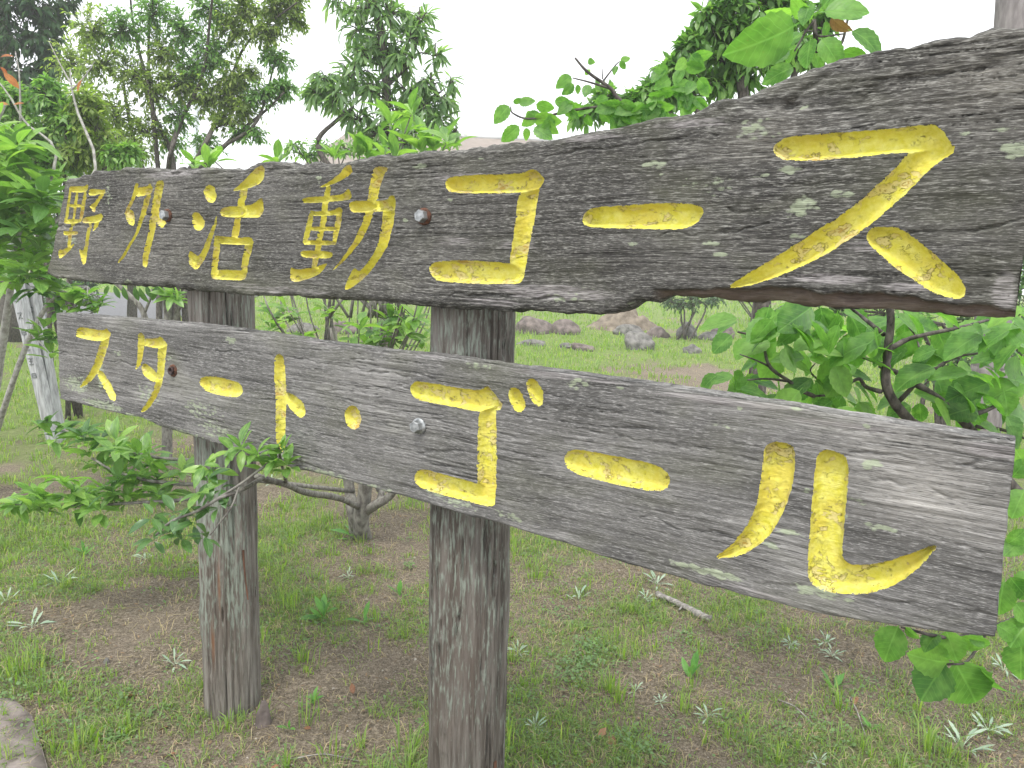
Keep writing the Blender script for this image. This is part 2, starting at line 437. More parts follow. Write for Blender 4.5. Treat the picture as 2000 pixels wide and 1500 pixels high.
M['glass'] = mat_simple('window_glass', (0.03, 0.035, 0.04), (0.06, 0.065, 0.07), 1, 0.1, 0.0, 0.01, 0.6)
M['white_pole'] = mat_simple('white_pole_paint', (0.62, 0.66, 0.68), (0.72, 0.75, 0.77), 3, 0.5, 0.1, 0.002)
M['pole'] = mat_simple('weathered_pole', (0.14, 0.125, 0.12), (0.24, 0.22, 0.21), 8, 0.85, 0.4, 0.004, stretch=(4, 4, 1))
M['asphalt'] = mat_simple('asphalt', (0.10, 0.10, 0.105), (0.15, 0.15, 0.155), 20, 0.9, 0.3, 0.004)
M['cherry'] = mat_leaf('cherry_leaf', (0.055, 0.15, 0.03), (0.12, 0.26, 0.05), (0.19, 0.34, 0.075), 0.52, 0.42)
M['shrub'] = mat_leaf('shrub_leaf', (0.085, 0.19, 0.04), (0.17, 0.31, 0.065), (0.25, 0.39, 0.09), 0.42, 0.34, spec=0.5)
M['shrub_dark'] = mat_leaf('old_shrub_leaf', (0.04, 0.105, 0.03), (0.085, 0.18, 0.04), None, 0.3, 0.32, spec=0.5)
M['olive'] = mat_leaf('small_olive_leaf', (0.11, 0.165, 0.04), (0.22, 0.29, 0.075), (0.32, 0.38, 0.12), 0.55, 0.45, veins=False)
M['narrow'] = mat_leaf('narrow_leaf', (0.10, 0.185, 0.075), (0.20, 0.30, 0.145), (0.27, 0.38, 0.19), 0.54, 0.45, veins=False)
M['glossy'] = mat_leaf('glossy_leaf', (0.075, 0.17, 0.045), (0.15, 0.28, 0.075), (0.22, 0.36, 0.10), 0.5, 0.35, veins=False)
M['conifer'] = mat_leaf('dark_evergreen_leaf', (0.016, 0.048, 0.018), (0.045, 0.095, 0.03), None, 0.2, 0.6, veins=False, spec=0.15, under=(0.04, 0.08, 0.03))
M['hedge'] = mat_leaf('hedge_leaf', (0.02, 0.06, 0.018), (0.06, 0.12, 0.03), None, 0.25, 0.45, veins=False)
M['redleaf'] = mat_leaf('red_leaf', (0.26, 0.05, 0.02), (0.36, 0.16, 0.04), None, 0.4, 0.4)
M['dead'] = mat_leaf('dead_leaf', (0.15, 0.06, 0.03), (0.30, 0.17, 0.09), None, 0.15, 0.7, under=(0.3, 0.2, 0.13))
M['grass'] = mat_leaf('grass_blade', (0.13, 0.21, 0.035), (0.25, 0.37, 0.06), (0.38, 0.42, 0.15), 0.45, 0.6, veins=False, spec=0.25)
M['straw'] = mat_leaf('dry_grass', (0.28, 0.22, 0.14), (0.50, 0.42, 0.29), None, 0.3, 0.8, under=(0.4, 0.32, 0.2), veins=False, spec=0.2)
M['silver'] = mat_leaf('silver_weed_leaf', (0.20, 0.29, 0.20), (0.34, 0.42, 0.32), None, 0.15, 0.8, under=(0.5, 0.55, 0.48), spec=0.2)
M['weed'] = mat_leaf('weed_leaf', (0.06, 0.17, 0.035), (0.13, 0.30, 0.06), None, 0.35, 0.45)
M['clover'] = mat_leaf('ground_cover_leaf', (0.08, 0.18, 0.035), (0.17, 0.31, 0.07), None, 0.35, 0.5, veins=False)

# ------------------------------------------------------------------ terrain
def zt(x, y):
    x = np.asarray(x, float); y = np.asarray(y, float)
    rise = 0.03 * (np.clip(y, 5, 32) - 5)
    rise = rise * np.clip((x + 0.42 * y + 1.5) / 4.0, 0.35, 1.0)
    return rise + 0.022 * fbm(x * 1.1, y * 1.1, 0, 5, 3) * np.clip(y / 3, 0.3, 1.0) + 0.006 * fbm(x * 7, y * 7, 0, 8, 2)
def G(px, py):
    d = ray(px, py); t = -CAM_H / d[2] if d[2] < -1e-4 else 30.0
    for _ in range(12):
        z = float(zt(d[0] * t, d[1] * t))
        t = 0.5 * t + 0.5 * min(60.0, (z - CAM_H) / min(d[2], -1e-3))
    return np.array([d[0] * t, d[1] * t, float(zt(d[0] * t, d[1] * t))])

def green_mask(x, y):
    """how grassy the ground is (0 bare soil .. 1 turf)"""
    n = fbm(x * 1.0 + 3.1, y * 1.0, 0, 41, 4)
    n2 = fbm(x * 3.1, y * 3.1, 0, 43, 4)
    g = 0.57 + 0.24 * n + 0.34 * n2
    far = np.clip((y - 3.4) / 2.0, 0, 1)
    g = g + 0.35 * far
    for (cx, cy, r, a) in GREEN_SPOTS:
        g = g + a * np.exp(-((x - cx) ** 2 + (y - cy) ** 2) / (r * r))
    return np.clip(g, 0, 1)
GREEN_SPOTS = []
for (px, py, r, a) in [(60, 1330, 0.22, 0.7), (200, 1430, 0.18, 0.6), (30, 1060, 0.35, 0.6), (150, 1000, 0.35, 0.4),
                       (250, 1250, 0.30, -0.9), (330, 1170, 0.25, -0.7), (420, 1440, 0.2, -0.2), (650, 1300, 0.28, -0.9),
                       (640, 1430, 0.2, -0.6), (720, 1130, 0.25, -0.6), (560, 1040, 0.3, 0.25), (1150, 1290, 0.14, 0.6),
                       (1040, 1420, 0.12, 0.5), (1250, 1200, 0.3, 0.35), (1430, 1300, 0.25, -0.35), (1600, 1340, 0.25, -0.4),
                       (1080, 1110, 0.2, -0.3), (1480, 1220, 0.2, 0.3), (1200, 1380, 0.12, -0.5), (1700, 1420, 0.2, 0.2),
                       (880, 1300, 0.12, -0.2), (300, 870, 0.5, -0.45), (1380, 735, 1.5, -1.0), (1180, 705, 3.0, 0.4)]:
    g_ = G(px, py); GREEN_SPOTS.append((g_[0], g_[1], r, a))

def mat_ground():
    k = NT('soil_and_turf'); o = k.coords()
    n1 = k.noise(o, 60, 6, 0.7); n2 = k.noise(o, 3.0, 5, 0.6); n3 = k.noise(o, 260, 3, 0.6)
    soil = k.ramp(n1, [(0.3, (0.06, 0.049, 0.034)), (0.5, (0.185, 0.152, 0.108)), (0.7, (0.36, 0.305, 0.23))])
    soil = k.mix(k.ramp(n2, [(0.4, 0.0), (0.65, 0.55)]), soil, (0.25, 0.205, 0.155))
    n4 = k.noise(o, 130, 4, 0.7)
    soil = k.mix(1.0, soil, k.ramp(n4, [(0.32, 0.45), (0.5, 1.0), (0.68, 1.6)]), 'MULTIPLY')
    soil = k.mix(k.ramp(n3, [(0.60, 0.0), (0.68, 0.8)]), soil, (0.42, 0.37, 0.31))
    soil = k.mix(k.ramp(n3, [(0.30, 0.7), (0.37, 0.0)]), soil, (0.03, 0.022, 0.018))
    turf = k.ramp(k.noise(o, 25, 6, 0.7), [(0.3, (0.095, 0.14, 0.035)), (0.55, (0.18, 0.26, 0.06)), (0.75, (0.29, 0.32, 0.13))])
    g = k.attr('green')
    gf = k.ramp(k.math('ADD', g, k.math('MULTIPLY', k.math('SUBTRACT', n1, 0.5), 0.8)), [(0.55, 0.0), (0.80, 0.9)])
    gf = k.math('MULTIPLY', gf, k.attr('turf'))
    col = k.mix(gf, soil, turf)
    k.pbr(col, 0.95, k.bump(k.math('ADD', n1, k.math('ADD', k.math('MULTIPLY', n3, 0.4), k.math('MULTIPLY', n4, 0.6))), 1.0, 0.014), 0.15)
    return k.m

def build_ground():
    # graded rows: fine close to the sign, coarse toward the horizon
    ys = np.concatenate([np.arange(-6, 0.8, 0.4), np.arange(0.8, 6, 0.025), 6 * 1.03 ** np.arange(0, 60), [48, 60, 80, 100, 120, 145]])
    ys = np.unique(np.round(ys, 4)); nx = 260
    s = np.linspace(-1, 1, nx)
    hw = np.maximum(3.2, ys * 1.25 + 1.5); hw = np.minimum(np.where(ys > 40, ys * 1.6, hw), 145); hw[ys < 0.8] = 8
    X = s[None, :] * hw[:, None]; Y = np.repeat(ys[:, None], nx, 1)
    Z = zt(X, Y)
    v = np.stack([X, Y, Z], -1).reshape(-1, 3)
    i = np.arange(len(ys) - 1)[:, None] * nx; j = np.arange(nx - 1)[None, :]
    f = np.stack([i + j, i + j + 1, i + j + 1 + nx, i + j + nx], -1).reshape(-1, 4)
    me = mesh('ground', v, f, mat_ground())
    attr(me, 'green', green_mask(v[:, 0], v[:, 1])); attr(me, 'turf', np.clip((v[:, 1] - 2.6) / 4.5, 0.28, 1.0))
    link('ground', me, kind='structure')
build_ground()

def build_road():
    e0 = [(-40, 612), (120, 606), (250, 604), (400, 600)]; pts = []
    x = np.linspace(-40, -8.3, 60)
    y0 = 15.5 + 0.10 * (x + 12); y1 = y0 + 13
    rows = []
    for t in np.linspace(0, 1, 20):
        y = y0 + (y1 - y0) * t
        rows.append(np.stack([x, y, zt(x, y) + 0.035], -1))
    v = np.array(rows).reshape(-1, 3); n = len(x)
    i = np.arange(19)[:, None] * n; j = np.arange(n - 1)[None, :]
    f = np.stack([i + j, i + j + 1, i + j + 1 + n, i + j + n], -1).reshape(-1, 4)
    link('road', mesh('road', v, f, M['asphalt']), kind='structure')
build_road()

# ------------------------------------------------------------------ the sign
# direction of the boards on the ground: their edges run toward this vanishing point at the horizon
_h1, _h2 = ray(-1192, 0), ray(-1192, 900)
_t = _h1[2] / (_h1[2] - _h2[2]); _d = _h1 + (_h2 - _h1) * _t
UDIR = np.array([-_d[0], -_d[1], 0.0]); UDIR /= np.linalg.norm(UDIR)      # toward the near (right) end
BACK = np.array([-UDIR[1], UDIR[0], 0.0])                                  # away from the viewer
_p0 = P(924, 640, 1.60)
ORG = np.array([_p0[0], _p0[1], 0.0])
def to_plane(px, py, off=0.0):
    """board coordinates (along, height) of a photograph point on the boards' front face (or off metres behind it)"""
    d = ray(px, py); c = np.array([0, 0, CAM_H])
    t = (np.dot(ORG - c, BACK) + off) / np.dot(d, BACK)
    p = c + d * t
    return np.dot(p - ORG, UDIR), p[2]
SIGN_ROT = math.atan2(UDIR[1], UDIR[0])
sign = thing('wooden_signboard', 'weathered two-plank wooden signboard with carved yellow Japanese lettering on two log posts', 'signboard',
             (ORG[0], ORG[1], 0.0), SIGN_ROT)

def chaikin(p, it=2, r=0.22):
    p = np.asarray(p, float)
    for _ in range(it):
        q = np.roll(p, -1, 0)
        p = np.stack([p * (1 - r) + q * r, p * r + q * (1 - r)], 1).reshape(-1, 2)
    return p
def poly_sdf(u, v, poly):
    """signed distance, positive inside"""
    a = poly; b = np.roll(poly, -1, 0)
    best = np.full(u.shape, 1e9); ins = np.zeros(u.shape, bool)
    for (ax, ay), (bx, by) in zip(a, b):
        ex, ey = bx - ax, by - ay
        t = np.clip(((u - ax) * ex + (v - ay) * ey) / (ex * ex + ey * ey + 1e-12), 0, 1)
        best = np.minimum(best, (u - ax - t * ex) ** 2 + (v - ay - t * ey) ** 2)
        cond = ((ay > v) != (by > v))
        xint = ax + (v - ay) / (by - ay + 1e-12) * ex
        ins ^= cond & (u < xint)
    d = np.sqrt(best)
    return np.where(ins, d, -d)

E = (90, 310, 6.0); D = (60, 300, 4.0); F = (500, 290, 10 / 3); H = (1100, 0, 20 / 9)
J = (100, 600, 4.0); K = (500, 660, 10 / 3); L = (1050, 780, 2.10526)
UPPER = [
 ('carved yellow character for field', E, [
  [(272,345),(300,335),(292,400),(246,750),(203,757),(240,560)], [(272,335),(300,322),(455,325),(480,298),(497,310),(478,395),(272,395)],
  [(440,380),(480,375),(416,745),(372,745)], [(345,385),(384,385),(324,745),(298,745)], [(245,532),(430,536),(425,570),(245,567)],
  [(212,710),(410,703),(408,752),(203,766)], [(280,750),(320,750),(286,1050),(242,1050)], [(200,845),(225,848),(377,850),(370,892),(200,900)],
  [(148,1055),(180,1070),(250,1040),(330,990),(325,1020),(240,1110),(160,1180),(138,1120)],
  [(495,375),(520,350),(660,365),(690,350),(692,400),(640,412),(515,434),(495,415)],
  [(635,400),(695,390),(630,480),(565,575),(570,615),(545,632),(505,565),(508,540),(560,520)],
  [(425,700),(450,685),(580,665),(632,632),(662,680),(640,732),(540,757),(420,755)], [(575,735),(642,720),(575,840),(540,850)],
  [(495,745),(540,745),(490,1060),(465,1230),(440,1250),(418,1210),(385,1060),(400,1060),(450,1085)]]),
 ('carved yellow character for outside', E, [
  [(1040,285),(1080,288),(1075,340),(1045,450),(960,620),(905,662),(930,590),(1010,440)],
  [(1060,335),(1190,325),(1210,285),(1235,310),(1254,360),(1240,405),(1150,432),(1045,447)],
  [(1160,425),(1242,395),(1150,700),(1040,960),(920,1180),(830,1240),(960,1050),(1060,840)],
  [(930,605),(1000,590),(1045,690),(1035,775),(1000,787),(950,740),(928,650)],
  [(1283,300),(1300,255),(1365,255),(1380,300),(1330,560),(1272,860),(1217,1160),(1197,1272),(1150,1272),(1140,1200),(1198,860),(1240,560)],
  [(1305,590),(1350,650),(1375,705),(1412,755),(1360,822),(1310,775),(1290,720),(1300,650)]]),
 ('carved yellow character for lively', D, [
  [(1345,290),(1365,252),(1400,240),(1440,275),(1450,330),(1440,375),(1405,388),(1365,355)],
  [(1258,480),(1285,455),(1320,465),(1350,520),(1352,575),(1320,608),(1280,590),(1258,540)],
  [(1455,460),(1445,580),(1395,760),(1350,850),(1300,915),(1245,870),(1235,800),(1250,755),(1275,775),(1320,810),(1370,700),(1410,590)],
  [(1555,300),(1660,215),(1745,120),(1800,85),(1825,120),(1815,220),(1700,270)],
  [(1635,250),(1702,245),(1660,440),(1645,500),(1628,665),(1562,665),(1600,500)],
  [(1480,440),(1510,415),(1650,410),(1740,395),(1800,340),(1818,360),(1816,500),(1700,500),(1500,497),(1478,465)],
  [(1440,640),(1492,645),(1480,760),(1462,925),(1408,985),(1425,830)], [(1438,640),(1480,645),(1640,660),(1720,648),(1752,690),(1740,716),(1680,714),(1490,707),(1440,695)],
  [(1680,690),(1748,685),(1735,740),(1702,880),(1680,992),(1640,965),(1660,830)], [(1408,980),(1428,925),(1462,905),(1650,913),(1702,908),(1680,992),(1540,987)]]),
 ('carved yellow character for movement', F, [
  [(392,258),(480,215),(545,160),(575,110),(608,100),(626,155),(580,195),(480,240)], [(300,335),(330,318),(450,310),(570,300),(600,255),(622,290),(624,335),(480,347),(302,358)],
  [(448,240),(490,235),(465,420),(400,795),(358,795),(420,480)], [(352,398),(385,412),(500,405),(545,378),(567,400),(557,432),(355,442)],
  [(345,412),(380,422),(337,628),(303,624)], [(525,408),(564,402),(547,520),(522,627),(496,612)], [(333,508),(545,510),(540,536),(333,536)],
  [(308,596),(528,602),(520,631),(306,627)], [(290,680),(310,662),(480,670),(508,685),(490,718),(310,712)],
  [(228,770),(265,790),(350,780),(400,770),(474,740),(440,800),(380,837),(228,882)],
  [(755,130),(800,115),(862,125),(830,170),(800,300),(765,420),(700,580),(590,720),(480,817),(560,720),(640,600),(715,420),(735,300)],
  [(608,360),(640,340),(720,340),(860,340),(870,308),(900,303),(920,360),(900,420),(830,407),(700,417),(618,417)],
  [(828,395),(917,375),(880,540),(850,650),(740,810),(640,900),(576,927),(590,870),(640,768),(665,800),(690,790),(770,680),(800,590),(825,450)]]),
 ('carved yellow character ko', F, [
  [(1235,210),(1270,182),(1500,170),(1740,165),(1805,126),(1888,200),(1840,268),(1740,287),(1270,294),(1238,255)],
  [(1710,275),(1838,225),(1845,270),(1790,560),(1742,820),(1727,867),(1690,882),(1640,770),(1680,520)],
  [(1123,765),(1160,735),(1340,725),(1500,735),(1640,745),(1727,765),(1722,867),(1690,882),(1400,880),(1170,864),(1128,810)]]),
 ('carved yellow long dash beside the last character', H, [
  [(76,960),(95,920),(130,900),(280,890),(420,880),(570,885),(610,905),(595,955),(530,997),(300,992),(100,987)]]),
 ('large carved yellow character su at the near end', H, [
  [(903,640),(950,600),(1000,588),(1200,575),(1400,560),(1600,535),(1640,560),(1702,640),(1640,682),(1500,657),(1250,682),(1050,697),(928,690)],
  [(1510,650),(1600,600),(1702,625),(1692,665),(1600,720),(1480,850),(1300,1000),(1100,1130),(850,1235),(688,1257),(850,1160),(1100,1000),(1230,920),(1400,770)],
  [(1315,1010),(1350,985),(1450,985),(1520,1030),(1620,1110),(1720,1200),(1752,1270),(1720,1302),(1600,1270),(1450,1170),(1360,1090),(1318,1050)]]),
]
LOWER = [
 ('carved yellow character su', J, [
  [(192,195),(215,160),(240,155),(410,185),(430,160),(465,200),(460,232),(385,272),(200,237)],
  [(395,240),(464,215),(435,340),(380,490),(300,590),(200,642),(290,530),(350,400)], [(352,510),(388,488),(440,560),(490,650),(508,720),(490,737),(460,720),(390,600)]]),
 ('carved yellow character ta', J, [
  [(680,190),(730,215),(735,260),(715,390),(690,460),(652,497),(675,400)], [(715,245),(820,245),(855,223),(907,285),(895,322),(835,322),(715,302)],
  [(838,295),(910,280),(885,450),(875,580),(830,700),(760,800),(683,830),(770,720),(815,610),(830,450)],
  [(698,455),(730,435),(790,480),(850,550),(830,582),(780,577),(720,530)]]),
 ('short carved yellow dash near the far end', J, [[(1155,565),(1185,540),(1300,545),(1450,585),(1488,625),(1490,670),(1460,702),(1380,702),(1220,662),(1160,610)]]),
 ('carved yellow character to', J, [
  [(1738,410),(1755,370),(1785,365),(1815,400),(1825,480),(1832,700),(1842,1110),(1800,1132),(1770,1060),(1755,800),(1740,600)],
  [(1822,662),(1880,680),(1940,720),(1980,790),(1987,840),(1950,870),(1890,820),(1828,745)]]),
 ('carved yellow round dot', K, [[(568,490),(590,450),(630,438),(667,470),(682,530),(667,585),(630,600),(588,570)]]),
 ('carved yellow character go with two side marks', K, [
  [(1001,320),(1030,281),(1100,288),(1300,323),(1450,346),(1495,313),(1522,330),(1602,430),(1592,467),(1560,472),(1450,482),(1250,442),(1050,407),(1008,370)],
  [(1450,475),(1530,425),(1562,460),(1562,700),(1560,1000),(1550,1110),(1438,1062),(1438,800),(1443,600)],
  [(1023,900),(1060,856),(1110,860),(1250,898),(1440,948),(1560,1000),(1550,1110),(1400,1072),(1200,1022),(1048,970)],
  [(1638,345),(1665,318),(1710,338),(1752,410),(1752,460),(1715,490),(1680,472),(1648,410)], [(1756,290),(1785,260),(1820,273),(1862,340),(1872,410),(1850,452),(1810,432),(1768,360)]]),
 ('carved yellow dash between the last two characters', L, [[(106,240),(125,211),(165,206),(340,239),(490,267),(542,310),(544,350),(510,382),(400,367),(200,322),(118,287)]]),
 ('carved yellow character ru', L, [
  [(933,195),(960,175),(1010,176),(1064,205),(1052,330),(1022,450),(942,580),(832,647),(716,657),(800,600),(888,480),(918,340)],
  [(1143,260),(1158,213),(1200,206),(1282,240),(1272,400),(1257,560),(1250,680),(1400,678),(1520,638),(1662,586),(1582,680),(1482,762),(1330,804),(1180,792),(1108,747),(1118,560)]]),
]

def polyline_dist(u, v, pts):
    best = np.full(u.shape, 1e9)
    for (ax, ay), (bx, by) in zip(pts[:-1], pts[1:]):
        ex, ey = bx - ax, by - ay
        t = np.clip(((u - ax) * ex + (v - ay) * ey) / (ex * ex + ey * ey + 1e-12), 0, 1)
        best = np.minimum(best, (u - ax - t * ex) ** 2 + (v - ay - t * ey) ** 2)
    return np.sqrt(best)

def build_plank(label, mat, top_px, bot_px, left_px, right_px, chars, thick, nu, nv, seed, lichen, lip=None, lip_u=None, grooves=(), depth=0.012, ragged=0.002, edge_r=0.010, bleach=(), pale=(), wall=0.016):
    top = np.array([to_plane(*p) for p in top_px]); bot = np.array([to_plane(*p) for p in bot_px])
    (uLt, _), (uLb, _) = to_plane(*left_px[0]), to_plane(*left_px[1])
    (uRt, _), (uRb, _) = to_plane(*right_px[0]), to_plane(*right_px[1])
    # columns are closer together toward the near end
    zz = lambda s: 2.65 + (1.06 - 2.65) * s
    s = np.linspace(0, 1, 4000); dens = zz(s) ** -0.45; cum = np.cumsum(dens); cum = (cum - cum[0]) / (cum[-1] - cum[0])
    sc = np.interp(np.linspace(0, 1, nu), cum, s)
    t = np.linspace(0, 1, nv)
    T, S = np.meshgrid(t, sc, indexing='ij')
    U = (uLb + (uLt - uLb) * T) * (1 - S) + (uRb + (uRt - uRb) * T) * S
    U = U + 0.003 * vnoise(T * 9, S * 0 + 1, 0, seed) * np.exp(-S * 120) + 0.0015 * vnoise(T * 14, S * 0, 2, seed) * np.exp(-(1 - S) * 120)
    topv = np.interp(U, top[:, 0], top[:, 1]) + ragged * fbm(U * 28, 0 * U, 0, seed + 1, 4)
    botv = np.interp(U, bot[:, 0], bot[:, 1]) + ragged * fbm(U * 24, 0 * U, 3, seed + 2, 4)
    V = botv + (topv - botv) * T
    # carving: distance inside the strokes, character by character
    sdf = np.full(U.shape, -1.0); owner = np.full(U.shape, -1)
    csd = []
    for ci, (lab, (ox, oy, k), strokes) in enumerate(chars):
        pl = [chaikin([to_plane(ox + x / k, oy + y / k) for x, y in st]) for st in strokes]
        al = np.vstack(pl); m = (U > al[:, 0].min() - .03) & (U < al[:, 0].max() + .03) & (V > al[:, 1].min() - .03) & (V < al[:, 1].max() + .03)
        uu, vv = U[m], V[m]; d = np.full(uu.shape, -1.0)
        wob = (0.0005 if ci < 4 and seed == 100 else 0.0009) * fbm(uu * 160, vv * 160, 0, seed + 5, 3)
        for p in pl: d = np.maximum(d, poly_sdf(uu, vv, p))
        d = d + wob
        full = np.full(U.shape, -1.0); full[m] = d; csd.append(full)
        better = full > sdf
        sdf = np.where(better, full, sdf); owner = np.where(better, ci, owner)
    # move grid points that lie close to an outline onto it, so edges stay crisp
    gu = np.gradient(sdf, axis=1) / (np.gradient(U, axis=1) + 1e-9); gv = np.gradient(sdf, axis=0) / (np.gradient(V, axis=0) + 1e-9)
    gn = np.sqrt(gu * gu + gv * gv) + 1e-6
    cell = 0.42 * (np.abs(gu) * np.gradient(U, axis=1) + np.abs(gv) * np.gradient(V, axis=0)) / gn
    near = (np.abs(sdf) < cell) & (gn > 0.5) & (gn < 2)
    U = np.where(near, U - sdf * gu / gn ** 2, U); V = np.where(near, V - sdf * gv / gn ** 2, V)
    sdf = np.where(near, 0.0, sdf)
    # relief of the weathered face
    wobz = 0.012 * vnoise(U * 1.4, V * 5, 0, seed + 3)
    h = 0.0035 * fbm(U * 1.6, V * 6, 0, seed + 4, 3)
    h = h + 0.0009 * fbm(U * 9, (V + wobz) * 210, 0, seed + 6, 3) + 0.0011 * fbm(U * 4, (V + wobz) * 80, 0, seed + 7, 2)
    ck = np.abs(fbm(U * 1.7, (V + wobz) * 48, 0, seed + 8, 2))
    h = h - 0.0045 * np.clip(1 - ck / 0.05, 0, 1) * np.clip(fbm(U * 3, V * 8, 0, seed + 9, 2) * 2.2 + 0.2, 0, 1)
    dt, db = topv - V, V - botv
    rt = edge_r * (1 + 0.5 * fbm(U * 12, 0 * U, 0, seed + 10, 3)); rt = np.maximum(rt, 0.003)
    for e in (dt, db):
        q = np.clip(1 - e / rt, 0, 1); h = h - rt * (1 - np.sqrt(np.maximum(0, 1 - q * q)))
    if lip is not None:
        lp = np.array([to_plane(*p) for p in lip])
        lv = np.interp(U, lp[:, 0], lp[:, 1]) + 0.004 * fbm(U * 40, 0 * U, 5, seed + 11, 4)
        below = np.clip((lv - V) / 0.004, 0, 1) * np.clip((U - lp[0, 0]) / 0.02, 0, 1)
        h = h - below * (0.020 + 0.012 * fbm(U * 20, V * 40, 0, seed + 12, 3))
    else: below = 0 * U
    for gr, dep, wid in grooves:
        gp = np.array([to_plane(*p) for p in gr])
        dd = polyline_dist(U, V + 0.006 * fbm(U * 25, V * 25, 0, seed + 13, 3), gp)
        h = h - dep * np.exp(-(dd / wid) ** 2) * (0.6 + 0.6 * fbm(U * 30, V * 30, 0, seed + 14, 2))
    inside = sdf > 0
    w = np.clip(sdf / wall, 0, 1)
    groove = depth * (0.62 + 0.38 * np.clip(S * 1.5, 0, 1)) * (1 - (1 - w) ** 2.0) + 0.003 * np.clip(sdf / 0.0015, 0, 1)
    fl = fbm(U * 60, V * 85, 0, seed + 15, 3)
    groove = groove - inside * np.clip(sdf / 0.003, 0, 1) * (0.0006 * np.tanh(fl * 5) + 0.0004 * fbm(U * 240, V * 240, 0, seed + 16, 2))
    h = np.where(inside, h * 0.12 - groove, h)
    # raised swollen rim along the cut
    # lichen map
    def blobs(spots, edge=1.35):
        li = np.zeros(U.shape)
        for (lx, ly, rx, ry, a) in spots:
            cu, cv = to_plane(lx, ly); ru = abs(to_plane(lx + rx, ly)[0] - cu); rv = abs(to_plane(lx, ly - ry)[1] - cv)
            li = np.maximum(li, a * np.clip(edge - np.sqrt(((U - cu) / ru) ** 2 + ((V - cv) / rv) ** 2), 0, 1))
        return li
    li = blobs(lichen)
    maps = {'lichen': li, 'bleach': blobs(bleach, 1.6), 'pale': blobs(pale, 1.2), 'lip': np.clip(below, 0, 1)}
    for (lx, ly, rx, ry, a) in ():
        cu, cv = to_plane(lx, ly); ru = abs(to_plane(lx + rx, ly)[0] - cu); rv = abs(to_plane(lx, ly - ry)[1] - cv)
        li = np.maximum(li, a * np.clip(1.35 - np.sqrt(((U - cu) / ru) ** 2 + ((V - cv) / rv) ** 2), 0, 1))
    verts = np.stack([U, -h, V], -1).reshape(-1, 3)
    idx = np.arange(nu * nv).reshape(nv, nu)
    faces = np.stack([idx[:-1, :-1], idx[:-1, 1:], idx[1:, 1:], idx[1:, :-1]], -1).reshape(-1, 4)
    def corner_mean(a):
        a = a.reshape(-1)[faces]; return a.mean(1)
    fs = corner_mean(sdf); fo = owner.reshape(-1)[faces]
    carved = fs > 0
    fown = np.where(carved, np.array([np.bincount(r[r >= 0]).argmax() if (r >= 0).any() else 0 for r in fo]), -1) if carved.any() else np.full(len(faces), -1)
    # body behind the face: rim rows going back, then a coarse back
    acc_v = [verts]; nb = len(verts); rim = []
    bf = []
    def ring(ids, vdir, amp):
        prev = ids
        base = verts[ids]
        nonlocal nb
        for q in (0.15, 0.4, 0.7, 1.0):
            pv = base.copy(); pv[:, 1] = base[:, 1] * (1 - q) + thick * q
            pv[:, 2] += vdir * amp * fbm(pv[:, 0] * 22, pv[:, 1] * 60 + 0 * pv[:, 0], 1, seed + 18, 3) * (q < 1) 
            acc_v.append(pv); new = np.arange(nb, nb + len(pv)); nb += len(pv)
            bf.append(np.stack([prev[:-1], prev[1:], new[1:], new[:-1]], -1)); prev = new
        return prev
    tb = ring(idx[-1, ::-1], 1, 0.0025); bb = ring(idx[0, :], 1, 0.003)
    lb = ring(idx[:, 0][::-1], 0, 0); rb = ring(idx[:, -1], 0, 0)
    tbr = tb[::-1]
    bf.append(np.stack([tbr[:-1], tbr[1:], bb[1:], bb[:-1]], -1))
    allv = np.vstack(acc_v)
    pads = {k_: np.concatenate([m_.reshape(-1), np.zeros(len(allv) - m_.size)]) for k_, m_ in maps.items()}
    pf = np.vstack([faces[~carved]] + bf)
    used, inv = np.unique(pf, return_inverse=True)
    me = mesh('plank', allv[used], inv.reshape(-1, 4), mat)
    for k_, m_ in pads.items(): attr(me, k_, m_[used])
    plank = link('plank', me, sign, label=label)
    for ci, (lab, _, _) in enumerate(chars):
        cf = faces[fown == ci]
        used, inv = np.unique(cf, return_inverse=True)
        cme = mesh('carved_character', allv[used], inv.reshape(-1, 4), M['paint'])
        link('carved_character', cme, plank, label=lab)
    return plank

